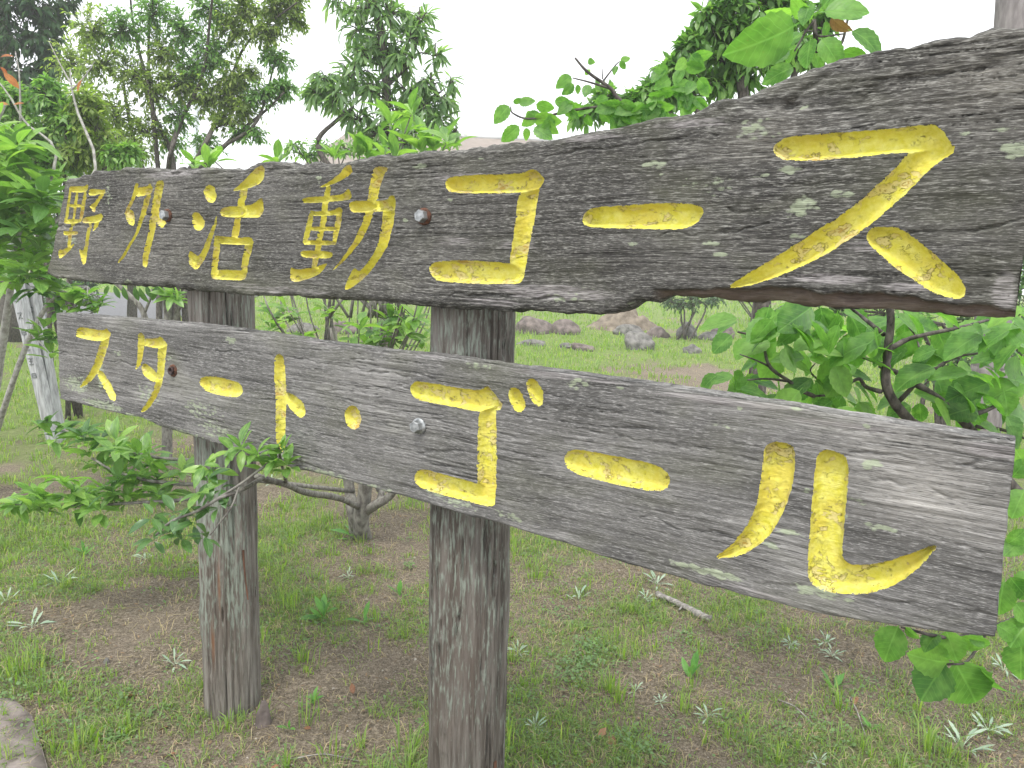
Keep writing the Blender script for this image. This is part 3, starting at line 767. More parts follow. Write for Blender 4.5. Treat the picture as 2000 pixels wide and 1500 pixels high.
UP_LICHEN = [(1478,252,62,30,.75),(1340,362,40,16,.7),(1273,323,37,10,1),(1568,209,16,6,.9),(1489,343,27,6,1),(1539,331,27,12,1),(1644,378,36,12,1),(1566,405,38,24,1),
             (1235,475,22,6,1),(1383,476,26,7,.95),(1401,496,26,7,1),(1955,254,40,9,1),(1982,292,48,24,.95),(1883,261,24,7,.9),(820,325,20,10,1),(250,550,10,6,1),(130,560,16,8,1),
             (1400,360,60,30,.6),(620,350,14,12,.7),(1555,462,20,8,.9),(140,470,16,24,.8),(1240,592,22,6,1),(1100,580,60,14,.7),(1290,340,8,4,1),(740,330,8,4,1),(940,310,8,3,.9),
             (210,380,10,40,.75),(790,430,8,6,.8),(880,390,8,4,.9),(1010,445,8,3,.8),(1150,560,40,14,.7)]
LOW_LICHEN = [(150,750,36,22,.95),(200,790,60,12,1.0),(265,815,40,8,1.0),(360,850,60,16,.85),(420,840,50,30,.75),(390,800,60,30,.72),(195,735,10,40,.95),(290,770,40,30,.75),
              (330,700,12,8,.7),(450,665,14,10,1),(560,890,40,12,.8),(640,925,60,10,.8),(740,955,60,10,.8),(850,965,40,10,.95),(900,985,40,12,.9),(1000,1010,50,10,.8),
              (1380,1115,130,12,1),(1600,1158,90,14,1),(1700,905,30,14,1),(1690,832,14,8,1),(1445,797,12,6,1),(1400,830,40,10,.7),(1130,750,30,16,.9),(1210,758,10,4,1),
              (930,715,40,10,.8),(1540,1040,40,8,.9),(1500,1065,30,8,.9),(1720,1030,50,10,.85),(1560,800,30,6,.8),(1580,960,20,8,.8),(1650,1010,10,10,.8),(1680,980,30,14,.7),(230,690,10,8,.9)]
UP_TOP = [(120,360),(132,346),(160,342),(190,334),(232,332),(241,327),(340,328),(480,328),(500,318),(540,316),(620,318),(680,312),(760,300),(860,292),(1000,277),(1100,267),(1200,249),(1300,226),(1345,215),
          (1390,195),(1450,180),(1560,142),(1640,112),(1690,99),(1730,92),(1800,80),(1860,71),(1895,64),(1935,48),(2000,42),(2090,34)]
UP_BOT = [(80,534),(93,537),(130,545),(160,550),(200,553),(330,560),(440,574),(500,577),(560,578),(660,583),(760,590),(840,598),(880,606),(920,603),(960,603),(1000,607),(1050,608),(1100,612),(1170,612),
          (1215,603),(1240,590),(1268,588),(1283,580),(1300,576),(1385,580),(1440,588),(1518,589),(1560,597),(1700,602),(1850,611),(1982,622),(2010,624)]
UP_LIP = [(1272,567),(1300,566),(1400,566),(1500,560),(1555,558),(1601,573),(1629,570),(1690,570),(1745,574),(1807,582),(1868,590),(1929,596),(1982,607),(2010,610)]
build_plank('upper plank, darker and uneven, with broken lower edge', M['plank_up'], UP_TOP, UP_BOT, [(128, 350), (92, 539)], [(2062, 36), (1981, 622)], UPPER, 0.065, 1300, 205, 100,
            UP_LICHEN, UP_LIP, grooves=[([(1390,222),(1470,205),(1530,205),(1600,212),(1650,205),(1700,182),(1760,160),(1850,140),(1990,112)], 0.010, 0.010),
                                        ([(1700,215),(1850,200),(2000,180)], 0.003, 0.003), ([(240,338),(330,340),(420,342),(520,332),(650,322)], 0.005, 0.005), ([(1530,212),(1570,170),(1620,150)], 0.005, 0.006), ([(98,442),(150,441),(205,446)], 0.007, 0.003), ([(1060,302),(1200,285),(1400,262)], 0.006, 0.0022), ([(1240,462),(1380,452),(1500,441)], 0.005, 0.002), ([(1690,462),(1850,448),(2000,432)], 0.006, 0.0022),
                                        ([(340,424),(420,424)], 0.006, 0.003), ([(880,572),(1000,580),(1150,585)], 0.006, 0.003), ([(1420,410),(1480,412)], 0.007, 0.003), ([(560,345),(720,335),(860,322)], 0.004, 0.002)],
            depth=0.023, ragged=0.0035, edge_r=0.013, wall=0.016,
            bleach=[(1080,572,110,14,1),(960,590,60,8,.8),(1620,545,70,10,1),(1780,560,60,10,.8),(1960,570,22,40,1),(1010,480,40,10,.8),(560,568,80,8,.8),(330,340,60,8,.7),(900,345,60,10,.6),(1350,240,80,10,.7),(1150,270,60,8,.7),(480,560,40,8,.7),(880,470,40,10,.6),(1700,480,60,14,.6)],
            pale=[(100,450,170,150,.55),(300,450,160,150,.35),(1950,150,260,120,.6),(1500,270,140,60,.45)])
LOW_TOP = [(100,609),(110,611),(365,632),(500,649),(600,665),(758,687),(842,694),(1004,717),(1200,742),(1350,764),(1558,797),(1772,831),(1984,864),(2010,868)]
LOW_BOT = [(100,776),(117,780),(200,800),(275,817),(315,836),(370,852),(437,870),(575,915),(680,939),(800,975),(920,1011),(995,1029),(1059,1050),(1230,1104),(1320,1128),(1500,1176),(1630,1206),(1810,1231),(1942,1246),(1970,1250)]
build_plank('lower plank, plain grey with a flat sawn top', M['plank_low'], LOW_TOP, LOW_BOT, [(110, 611), (117, 780)], [(1984, 864), (1942, 1246)], LOWER, 0.058, 1120, 172, 300, LOW_LICHEN,
            grooves=[([(1700,930),(1830,965),(1965,998)], 0.004, 0.003), ([(1840,1062),(1955,1080)], 0.004, 0.003), ([(1300,1105),(1500,1140),(1700,1170),(1940,1205)], 0.003, 0.004), ([(420,682),(600,706),(800,735)], 0.004, 0.002), ([(1100,832),(1300,868),(1480,900)], 0.005, 0.002), ([(1250,1012),(1380,1040),(1520,1066)], 0.005, 0.002), ([(1660,880),(1800,902),(1980,930)], 0.005, 0.002), ([(115,690),(190,700),(280,716)], 0.005, 0.002)], depth=0.019, ragged=0.0012, edge_r=0.007, wall=0.0115,
            bleach=[(1420,785,150,8,.9),(1100,735,120,8,.7),(1640,830,120,8,.8),(1940,880,60,14,.9),(800,690,80,6,.6),(640,672,60,5,.6),(1150,1080,60,8,.5),(1450,1150,120,10,.6)],
            pale=[(200,700,160,80,.3),(1800,950,260,160,.35)])

# posts
def build_post(base_uv_px, top_px, r0, r1, seed, mat, label, extra=None):
    """a log: pixel of the axis low down and high up, on the plane behind the boards"""
    off = 0.058 + r1
    ub, zb = to_plane(*base_uv_px, off); ut, ztp = to_plane(*top_px, off)
    du = (ub - ut) / (zb - ztp)
    z0, z1 = -0.25, 1.58
    nth, nz = 170, 330
    th = np.linspace(0, 2 * np.pi, nth, endpoint=False); z = np.linspace(z0, z1, nz)
    Zg, Tg = np.meshgrid(z, th, indexing='ij')
    R = r0 + (r1 - r0) * np.clip((Zg - 0) / z1, 0, 1)
    cx, sx = np.cos(Tg), np.sin(Tg)
    fl = fbm(cx * 2.2, sx * 2.2, Zg * 0.8, seed, 3)
    rid = fbm(cx * 14, sx * 14, Zg * 3.0, seed + 1, 3)
    fine = fbm(cx * 45, sx * 45, Zg * 7, seed + 2, 2)
    ck = np.abs(fbm(cx * 5 + 0.1 * Zg, sx * 5, Zg * 0.9, seed + 3, 2))
    crack = np.clip(1 - ck / 0.055, 0, 1) * np.clip(fbm(cx * 3, sx * 3, Zg * 1.4, seed + 4, 2) * 2 + 0.85, 0, 1)
    R = R * (1 + 0.035 * fl) + 0.0042 * rid + 0.0018 * fine - 0.020 * crack
    kn = np.exp(-(((Tg - 4.5 + 0.2 * (seed % 7 - 3)) / 0.28) ** 2 + ((Zg - 0.33) / 0.05) ** 2)) + 0.7 * np.exp(-(((Tg - 4.9) / 0.2) ** 2 + ((Zg - 0.12) / 0.035) ** 2))
    R = R + 0.009 * kn * (1 - 0.9 * np.clip(kn - 0.55, 0, 1) * 2)
    X = ub + du * (Zg - zb) + R * cx; Yy = off + R * sx
    v = np.stack([X, Yy, Zg], -1).reshape(-1, 3)
    i = np.arange(nz - 1)[:, None] * nth; j = np.arange(nth)[None, :]; k = (j + 1) % nth
    f = np.stack([i + j, i + k, i + k + nth, i + j + nth], -1).reshape(-1, 4)
    c = np.array([[ub + du * (z1 - zb), off, z1 + 0.01]]); e = np.arange(nth)
    tri = np.stack([(nz - 1) * nth + e, (nz - 1) * nth + (e + 1) % nth, np.full(nth, len(v))], -1)
    # texture space of its own: centre the mesh on the log's axis
    org = np.array([ub, off, 0.0])
    me = mesh('post', np.vstack([v, c]) - org, [f, tri], mat)
    front = sx < 0
    moss = np.exp(-((Tg - 4.25) / 0.16) ** 2) * np.exp(-((Zg - 0.30) / 0.17) ** 2)
    rust = np.exp(-((Tg - 5.05) / 0.05) ** 2) * (np.exp(-((Zg - 0.27) / 0.06) ** 2)) + np.exp(-((Tg - 5.35) / 0.045) ** 2) * np.exp(-((Zg - 0.47) / 0.07) ** 2)
    attr(me, 'moss', np.append(moss.reshape(-1), 0)); attr(me, 'rust', np.append(rust.reshape(-1), 0))
    return link('post', me, sign, Matrix.Translation(org), label=label), (ub, du, zb, off, R)
post_l, infoL = build_post((453, 1350), (433, 600), 0.088, 0.096, 501, M['post_moss'], 'far log post, pale and mossy with rusty streaks')
post_r, infoR = build_post((913, 1450), (924, 620), 0.098, 0.099, 611, M['post'], 'near log post, darker brown with a knot')
def bark_strip(post, info, th, z0, z1, lift, width, seed):
    ub, du, zb, off, R = info
    n = 14; z = np.linspace(z1, z0, n); s = np.linspace(0, 1, n)
    r = 0.094 + lift * s ** 1.6
    vs = []
    for q in (-1, 1):
        a = th + q * width * (1 - 0.6 * s) 
        for dr in (0.0, 0.004):
            vs.append(np.stack([du * (z - zb) + (r + dr) * np.cos(a), (r + dr) * np.sin(a), z], -1))
    v = np.array(vs)          # (4, n, 3)  order: l-in l-out r-in r-out
    loop = [0, 1, 3, 2]; fs = []
    for a in range(4):
        A, B = loop[a], loop[(a + 1) % 4]
        i = np.arange(n - 1); fs.append(np.stack([A * n + i, B * n + i, B * n + i + 1, A * n + i + 1], -1))
    link('bark_strip', mesh('bark_strip', v.reshape(-1, 3), np.vstack(fs), M['strip']), post)
bark_strip(post_r, infoR, math.pi * 1.02, 0.12, 0.42, 0.012, 0.035, 1)
bark_strip(post_r, infoR, -0.10, 0.02, 0.26, 0.016, 0.05, 2)
bark_strip(post_l, infoL, -0.12, 0.42, 0.58, 0.022, 0.03, 3)

def lathe(profile, sides=24):
    """profile (r, y): y toward the viewer is negative"""
    p = np.asarray(profile, float); th = np.linspace(0, 2 * np.pi, sides, endpoint=False)
    v = np.stack([p[:, 0][:, None] * np.cos(th), np.repeat(p[:, 1][:, None], sides, 1), p[:, 0][:, None] * np.sin(th)], -1).reshape(-1, 3)
    i = np.arange(len(p) - 1)[:, None] * sides; j = np.arange(sides)[None, :]; k = (j + 1) % sides
    return v, np.stack([i + j, i + j + sides, i + k + sides, i + k], -1).reshape(-1, 4)
def bolt(px, py, label, head=True, rusty=True, sink=0.0):
    u, z = to_plane(px, py)
    b = bpy.data.objects.new('bolt', None); COL.objects.link(b); b.parent = sign; b.empty_display_size = 0.02
    b.location = (u, -0.001 + sink, z); b['label'] = label
    v, f = lathe([(0.006, 0.004), (0.0185, 0.004), (0.0195, 0.001), (0.0185, -0.0035), (0.008, -0.0040), (0.006, 0.0)], 28)
    link('washer', mesh('washer', v, f, M['rust'] if rusty else M['steel']), b)
    if head:
        v, f = lathe([(0.0, 0.0), (0.0125, -0.002), (0.0145, -0.004), (0.0145, -0.0165), (0.0125, -0.0195), (0.0, -0.0200)], 6)
        link('bolt_head', mesh('bolt_head', v, f, M['steel'], smooth=False), b, Matrix.Rotation(0.35, 4, 'Y'))
    else:
        v, f = lathe([(0.0, 0.002), (0.011, 0.0), (0.0125, -0.009), (0.0115, -0.012), (0.0085, -0.010), (0.0075, -0.003), (0.0, -0.002)], 18)
        link('bolt_sleeve', mesh('bolt_sleeve', v, f, M['darkiron']), b)
bolt(829, 423, 'large hex bolt on a rusty washer on the upper plank')
bolt(328, 421, 'hex bolt beside the second carved character')
bolt(819, 832, 'shiny hex bolt on the lower plank', rusty=False)
bolt(338, 724, 'dark rusty bolt socket on the lower plank', head=False, sink=0.002)

# ------------------------------------------------------------------ leaves and plants
def leaf_geo(W=0.45, nl=4, fold=0.22, curl=0.25, serr=0.0, wide=0.42, petiole=0.08, tipw=0.0):
    """a leaf blade of length 1 along +Y, facing +Z: two halves folded on the midrib, arched lengthwise"""
    t = np.linspace(0, 1, nl + 1)
    q_ = 0.85; p_ = q_ * wide / (1 - wide)
    prof = t ** p_ * (1 - t) ** q_; prof = prof / (wide ** p_ * (1 - wide) ** q_)
    prof[0] = 0.0; prof[-1] = tipw
    v, uv = [], []
    for i, (ti, w) in enumerate(zip(t, prof)):
        hw = 0.5 * W * w
        if serr and 0 < i < nl: hw *= 1 + serr * (1 if i % 2 else -1)
        z = -curl * ti * ti; y = petiole + (1 - petiole) * ti * (1 - 0.12 * curl * ti)
        for q in (-1, 0, 1):
            v.append((q * hw, y, z + fold * abs(q) * hw)); uv.append((0.5 + 0.5 * q * max(w, 0.03), ti))
    q = []
    for i in range(nl):
        b = i * 3
        q += [(b, b + 1, b + 4, b + 3), (b + 1, b + 2, b + 5, b + 4)]
    # petiole: a thin strip from the stem to the blade
    n = len(v); pw = 0.012
    v += [(-pw, 0, 0), (pw, 0, 0), (pw, petiole * 1.1, 0), (-pw, petiole * 1.1, 0)]; uv += [(0.5, 0)] * 4
    q.append((n, n + 1, n + 2, n + 3))
    return np.array(v), np.array(q), np.array(uv)
def leaf_simple(W=0.35, fold=0.25, curl=0.2):
    """far leaf: four faces"""
    v = np.array([(0, 0, 0), (-W / 2, .45, fold * W / 2 - curl * .2), (0, .5, -curl * .25), (W / 2, .45, fold * W / 2 - curl * .2), (0, 1, -curl)])
    return v, np.array([(0, 2, 1, 1), (0, 3, 2, 2)])[:0], np.array([(.5, 0), (0, .5), (.5, .5), (1, .5), (.5, 1)])
LEAFT = np.array([(0, 2, 1), (0, 3, 2), (1, 2, 4), (2, 3, 4)])
def frames(d, nrm):
    d = d / (np.linalg.norm(d, axis=-1, keepdims=True) + 1e-9)
    x = np.cross(d, nrm); x /= np.linalg.norm(x, axis=-1, keepdims=True) + 1e-9
    z = np.cross(x, d)
    return np.stack([x, d, z], -1)      # columns

class Plant:
    def __init__(s, name, label, cat, loc, bark, leafmats, variants, group=None, trunk_name='trunk'):
        s.root = thing(name, label, cat, loc, 0, group)
        s.loc = np.asarray(loc, float); s.bark = bark; s.lm = leafmats; s.var = variants
        s.wood = Acc(); s.twigs = Acc(); s.L = []; s.skel = []; s.trunk_name = trunk_name
    def limb(s, pts, r0, r1, sides=8, n=None, fine=False, rough=0.12, skel=True, jit=0.0):
        p = spline(pts, n or max(5, 4 * len(pts)))
        if jit: p[1:-1] += rng.normal(0, jit, p[1:-1].shape)
        v, f = tube(p, np.linspace(r0, r1, len(p)), sides, rough, int(rng.integers(1000)))
        (s.twigs if fine else s.wood).add(v, f)
        if skel: s.skel.append(np.hstack([p, np.linspace(r0, r1, len(p))[:, None]]))
        return p
    def leaf(s, pos, d, nrm, size, m=0, var=None):
        s.L.append((np.asarray(pos, float), np.asarray(d, float), np.asarray(nrm, float), size, m, int(rng.integers(len(s.var))) if var is None else var))
    def rosette(s, pos, axis, n, L, m=0, spread=(35, 80), droop=0.25):
        axis = np.asarray(axis, float); axis /= np.linalg.norm(axis)
        ref = np.array([1, 0, 0.]) if abs(axis[0]) < 0.8 else np.array([0, 1., 0])
        a = np.cross(axis, ref); a /= np.linalg.norm(a); b = np.cross(axis, a)
        ph = rng.uniform(0, 6.28)
        for k in range(n):
            az = ph + k * 2.4 + rng.normal(0, .2); el = math.radians(rng.uniform(*spread))
            d = axis * math.cos(el) + (a * math.cos(az) + b * math.sin(az)) * math.sin(el)
            d[2] -= droop * rng.uniform(0, 1)
            nrm = axis + np.array([0, 0, 0.6]) + rng.normal(0, .25, 3)
            s.leaf(pos - axis * rng.uniform(0, 0.3) * L, d, nrm, L * rng.uniform(0.65, 1.1), m)
    def along(s, path, n, L, start=0.15, droop=0.35, updir=0.5, m=0, ang=50):
        """leaves alternate along a twig"""
        seg = np.linspace(start, 1, n)
        idx = seg * (len(path) - 1); i0 = np.clip(idx.astype(int), 0, len(path) - 2); f = (idx - i0)[:, None]
        pos = path[i0] * (1 - f) + path[i0 + 1] * f; tan = path[i0 + 1] - path[i0]
        for k in range(n):
            t = tan[k] / (np.linalg.norm(tan[k]) + 1e-9)
            side = np.cross(t, [0, 0, 1.0]); side /= np.linalg.norm(side) + 1e-9
            az = (0 if k % 2 else math.pi) + rng.normal(0, .6)
            up = np.cross(side, t)
            lat = side * math.cos(az) + up * math.sin(az)
            an = math.radians(ang + rng.normal(0, 14)) if k < n - 1 else 0.2
            d = t * math.cos(an) + lat * math.sin(an); d[2] -= droop * rng.uniform(0.2, 1.3)
            nrm = np.array([0, 0, updir + .4]) + rng.normal(0, .35, 3) + 0.2 * up
            s.leaf(pos[k], d, nrm, L * rng.uniform(0.65, 1.15), m)
    def nearest(s, p, prefer_below=0.6):
        best, bp = 1e9, None
        for sk in s.skel:
            d = np.linalg.norm(sk[:, :3] - p, axis=1) + prefer_below * np.maximum(0, sk[:, 2] - p[2])
            i = d.argmin()
            if d[i] < best: best, bp = d[i], sk[i]
        return bp
    def clump(s, c, rad, ntw, nl, L, droop=0.3, m=0, r0=None, branch=True, style='along', twl=None, ang=50, out=0.5):
        """a branch from the skeleton to c, and twigs with leaves spread through the ellipsoid round c"""
        c = np.asarray(c, float); rad = np.asarray(rad, float)
        nb = s.nearest(c)
        base = c
        if branch and nb is not None:
            r_b = min(nb[3] * 0.6, 0.012 + 0.01 * np.linalg.norm(nb[:3] - c)) if r0 is None else r0
            mid = (nb[:3] + c) / 2 + rng.normal(0, 0.06, 3) * np.linalg.norm(c - nb[:3]) + np.array([0, 0, 0.05]) * np.linalg.norm(c - nb[:3])
            pth = s.limb([nb[:3], mid, c], r_b, max(r_b * 0.35, 0.002), 5, 7, skel=True)
            base = pth[4]
        outd = c - (nb[:3] if nb is not None else c - np.array([0, 0, 1]))
        outd /= np.linalg.norm(outd) + 1e-9
        for q in range(ntw):
            v = rng.normal(size=3); v /= np.linalg.norm(v); e = c + rad * v * rng.uniform(0.35, 1.0) ** 0.6
            st = c + (e - c) * rng.uniform(-.1, .35) if twl is None else e - (v * 0.6 + outd * 0.6) * twl
            mid = (st + e) / 2 + rng.normal(0, .08, 3) * np.linalg.norm(e - st) + np.array([0, 0, .04])
            tw = spline([st, mid, e], 5)
            vv, ff = tube(tw, np.linspace(0.0035, 0.0012, 5) * max(1, L / 0.07), 4, 0, 0, False)
            s.twigs.add(vv, ff)
            if style == 'along': s.along(tw, nl, L, droop=droop, m=m, ang=ang)
            else:
                ax = (e - mid) + np.array([0, 0, .5]) * np.linalg.norm(e - mid); s.rosette(e, ax, nl, L, m)
    def finish(s, n_obj=300, min_px=10, foliage='foliage'):
        o = s.loc
        if s.wood.n:
            s.wood.v = [v - o for v in s.wood.v]
            link(s.trunk_name, s.wood.mesh(s.trunk_name, s.bark), s.root)
        if s.twigs.n:
            s.twigs.v = [v - o for v in s.twigs.v]
            link('twigs', s.twigs.mesh('twigs', s.bark), s.root, kind='stuff')
        if not s.L: return s.root
        pos = np.array([l[0] for l in s.L]) - o; d = np.array([l[1] for l in s.L]); nn = np.array([l[2] for l in s.L])
        size = np.array([l[3] for l in s.L]); mm = np.array([l[4] for l in s.L]); vv = np.array([l[5] for l in s.L])
        R = frames(d, nn)
        mid = pos + o + R[:, :, 1] * (size * 0.5)[:, None]
        q = (mid - np.array([0, 0, CAM_H])) @ CAM_NP
        dep = np.maximum(-q[:, 2], 0.05); sx, sy = 1000 + FPX * q[:, 0] / dep, 750 - FPX * q[:, 1] / dep
        pxs = size / dep * FPX * np.where((sx > -60) & (sx < 2060) & (sy > -60) & (sy < 1560) & (q[:, 2] < -0.1), 1, 0.01)
        order = np.argsort(-pxs); n_obj = min(n_obj, int((pxs > min_px).sum()))
        objs = order[:n_obj]; rest = order[n_obj:]
        cache = {}
        for i in objs:
            key = (int(vv[i]), int(mm[i]))
            if key not in cache:
                g = s.var[key[0]]
                cache[key] = mesh('leaf', g[0], g[1], s.lm[key[1]], g[2])
            m4 = Matrix.Identity(4); r = R[i] * size[i]
            for a in range(3):
                for b in range(3): m4[a][b] = r[a, b]
                m4[a][3] = pos[i, a]
            link('leaf', cache[key], s.root, m4)
        for mi in range(len(s.lm)):
            acc = Acc()
            for vi in range(len(s.var)):
                sel = rest[(mm[rest] == mi) & (vv[rest] == vi)]
                if not len(sel): continue
                g = s.var[vi]; gv = g[0]
                V = np.einsum('nij,vj->nvi', R[sel] * size[sel][:, None, None], gv) + pos[sel][:, None, :]
                off = np.arange(len(sel))[:, None, None] * len(gv)
                acc.add(V.reshape(-1, 3), (g[1][None] + off).reshape(-1, g[1].shape[1]), np.tile(g[2], (len(sel), 1)))
            if acc.n: link(foliage, acc.mesh(foliage, s.lm[mi]), s.root, kind='stuff')
        return s.root
V_CHERRY = [leaf_geo(W_, 12, .20, c, .055, w, .10) for W_, c, w in ((.60, .18, .42), (.58, .32, .45), (.56, .08, .40), (.6, .42, .44), (.78, .15, .44), (.74, .3, .46))]
V_SHRUB = [leaf_geo(.36, 5, .28, c, 0, .52, .05) for c in (.15, .35, .5)]
V_GLOSSY = [leaf_geo(.36, 3, .25, c, 0, .5, .05) for c in (.1, .35)]
V_NARROW = [leaf_geo(.20, 3, .2, c, 0, .45, .05) for c in (.1, .35)]
def tri_leaf(W, fold, curl):
    g = leaf_simple(W, fold, curl); return g[0], LEAFT, g[2]
V_SMALL = [tri_leaf(.42, .3, .15), tri_leaf(.36, .2, .35)]
V_NEEDLE = [tri_leaf(.22, .2, .3)]
m_px = lambda px, Y: px / FPX * Y

def ell(px, py, Y, rx, ry, dz=None):
    return P(px, py, Y), (m_px(rx, Y), m_px(rx if dz is None else dz, Y), m_px(ry, Y))

# --- large-leaved cherry at the near end, its branches behind the planks
ch = Plant('cherry_tree', 'young cherry tree with broad toothed leaves at the near end of the sign', 'tree', G(2110, 1330), M['bark_dark'], [M['cherry'], M['dead']], V_CHERRY, trunk_name='trunk')
base = ch.loc
tr = ch.limb([base - [0, 0, .1], P(2060, 1080, 2.2), P(1960, 930, 2.15), P(1876, 817, 2.1), P(1772, 739, 2.1), P(1717, 715, 2.1)], 0.026, 0.005, 9, 34)
t2 = ch.limb([P(1960, 930, 2.15), P(1840, 880, 2.08), P(1765, 808, 2.05), P(1732, 755, 2.05), P(1734, 680, 2.05), P(1738, 600, 2.03), P(1700, 400, 2.0), P(1640, 230, 1.85), P(1600, 110, 1.6), P(1590, 40, 1.52)], 0.017, 0.004, 9, 44)
def lf(b, t, Y0, Y1=None, width=None, roll=0.0, m=0, up=None, var=None):
    Y1 = Y0 if Y1 is None else Y1
    a, c = P(*b, Y0), P(*t, Y1); d = c - a; L = np.linalg.norm(d)
    view = np.array([0, 0, CAM_H]) - a; view /= np.linalg.norm(view)
    nrm = view * math.cos(roll) + np.cross(d / L, view) * math.sin(roll) if up is None else np.asarray(up, float)
    ch.leaf(a, d, nrm, L, m, int(rng.integers(4)) if var is None else var)
for pts, r in [([(1727,654),(1700,632),(1675,612),(1640,585)],.006), ([(1740,680),(1770,664),(1805,654),(1873,640),(1930,625)],.007), ([(1724,711),(1691,700),(1660,684),(1639,667)],.005),
               ([(1720,765),(1690,755),(1675,740),(1630,768),(1590,774)],.006), ([(1590,774),(1560,760),(1542,745),(1503,716),(1490,674),(1465,655),(1441,648)],.006),
               ([(1542,745),(1500,740),(1460,742)],.004), ([(1503,716),(1480,705),(1445,692)],.003), ([(1630,768),(1590,735),(1583,722),(1592,710)],.003), ([(1750,790),(1800,740),(1860,700),(1910,690)],.006),
               ([(1876,817),(1930,800),(1985,770)],.007), ([(1800,700),(1790,660),(1775,640)],.003), ([(1909,833),(1960,840),(2010,860)],.006)]:
    Y = 2.1; ch.limb([P(x, y, Y + 0.05 * math.sin(i * 1.7 + x)) for i, (x, y) in enumerate(pts)], r * 1.15, r * .55, 6)
spots = [(1450,650),(1478,655),(1500,690),(1440,735),(1428,755),(1470,750),(1540,632),(1560,615),(1600,632),(1575,685),(1640,615),(1620,715),(1600,745),(1690,670),(1660,735),(1705,630),(1780,632),
         (1820,615),(1860,690),(1885,640),(1900,720),(1925,640),(1955,605),(1962,665),(1985,700),(1990,760),(1950,780),(1905,800),(1800,775),(1815,720),(1785,685),(1850,755),(1835,670),(1962,820),(1990,640),
         (1540,680),(1650,650),(1760,610),(1520,605),(1590,600),(1660,700),(1875,770),(1925,755),(1740,640),(1980,600),(1550,770),(1640,780),(1690,790)]
for (x, y) in spots:
    for q in range(5):
        Y = 2.1 + rng.uniform(-.18, .4); b = (x + rng.normal(0, 14), y + rng.normal(0, 12))
        a = rng.uniform(-.5, 3.64); L = rng.uniform(.6, 1.15) * 73 * 2.1 / Y
        d = P(b[0] + L * math.cos(a), b[1] + 0.55 * L * math.sin(a) + 18, Y + rng.uniform(-.03, .03)) - P(*b, Y)
        ch.leaf(P(*b, Y), d, np.array([rng.normal(0, .35), -0.35 + rng.normal(0, .3), 0.85]), np.linalg.norm(d) + .012, 0)
# sprays above the upper plank, near end
for b, t, Y0, Y1, m in [((1600,24),(1702,12),1.50,1.46,0), ((1584,4),(1566,44),1.5,1.48,0), ((1562,44),(1447,112),1.5,1.44,0), ((1550,32),(1474,80),1.55,1.55,0), ((1548,95),(1486,124),1.5,1.5,0), ((1556,128),(1490,154),1.52,1.52,0),
                        ((1584,72),(1572,132),1.5,1.47,0), ((1600,72),(1645,120),1.5,1.46,0), ((1656,58),(1738,88),1.48,1.44,0), ((1612,38),(1616,74),1.5,1.5,0), ((1622,28),(1652,74),1.56,1.56,1), ((1590,40),(1540,8),1.52,1.5,0), ((1600,20),(1650,-30),1.5,1.5,0), ((1640,100),(1690,112),1.5,1.48,0), ((1556,20),(1500,40),1.56,1.56,0), ((1570,60),(1520,96),1.58,1.58,0), ((1540,70),(1482,100),1.6,1.6,0), ((1600,10),(1630,-20),1.54,1.54,0), ((1646,40),(1690,20),1.6,1.6,0), ((1560,84),(1530,118),1.6,1.6,0), ((1590,100),(1605,140),1.56,1.55,0), ((1520,40),(1478,60),1.62,1.62,0)]:
    lf(b, t, Y0, Y1, roll=float(rng.choice([-1, 1])) * rng.uniform(.35, 1.0), m=m)
ch.limb([P(1590,40,1.52), P(1598,70,1.5), P(1650,66,1.49)], .003, .0015, 5, fine=True); ch.limb([P(1590,40,1.52), P(1575,60,1.5), P(1552,100,1.5)], .003, .0015, 5, fine=True)
ch.limb([P(1600,110,1.6), P(1640,90,1.6), P(1655,40,1.6), P(1660,28,1.6)], .004, .002, 5, fine=True)
# thin branch with smaller sprays further left
ch.limb([P(1660, 330, 1.95), P(1480, 300, 2.2), P(1330, 260, 2.3), P(1220, 203, 2.3), P(1193, 173, 2.3), P(1147, 140, 2.3), P(1123, 113, 2.3)], .011, .003, 6, 24)
ch.limb([P(1193,173,2.3), P(1150,160,2.3), P(1118,152,2.3)], .004, .002, 5); ch.limb([P(1220,203,2.3), P(1120,215,2.3), P(1040,232,2.3), P(1003,222,2.3), P(997,208,2.3)], .005, .002, 5)
ch.limb([P(1177,160,2.3), P(1200,130,2.3), P(1210,120,2.3)], .003, .0015, 5); ch.limb([P(1177,155,2.3), P(1176,133,2.3)], .002, .0015, 5)
for b, t in [((997,203),(964,240)), ((1017,243),(981,276)), ((1027,247),(1031,274)), ((1040,247),(1078,268)), ((1043,203),(1084,213)), ((1010,202),(1046,196)), ((1037,230),(1098,240)), ((1028,222),(1060,228)), ((1118,147),(1090,167)), ((1123,163),(1102,184)), ((1128,163),(1130,184)),
             ((1150,163),(1142,189)), ((1080,197),(1114,201)), ((1095,205),(1145,228)), ((1112,214),(1130,232)), ((1147,220),(1151,252)), ((1000,200),(1022,194)), ((1035,214),(1028,232)), ((1140,140),(1156,142)), ((1147,118),(1160,122)),
             ((1210,120),(1232,112)), ((1205,128),(1198,140)), ((1210,118),(1222,136)), ((1085,225),(1066,248)), ((1160,205),(1130,222)), ((1170,215),(1190,240)), ((1060,235),(1090,262)), ((1120,200),(1092,215)), ((1190,190),(1160,198)), ((1050,225),(1020,245))]:
    lf(b, t, 2.3, 2.3 + rng.uniform(-.04, .02), roll=rng.uniform(-.6, .6))
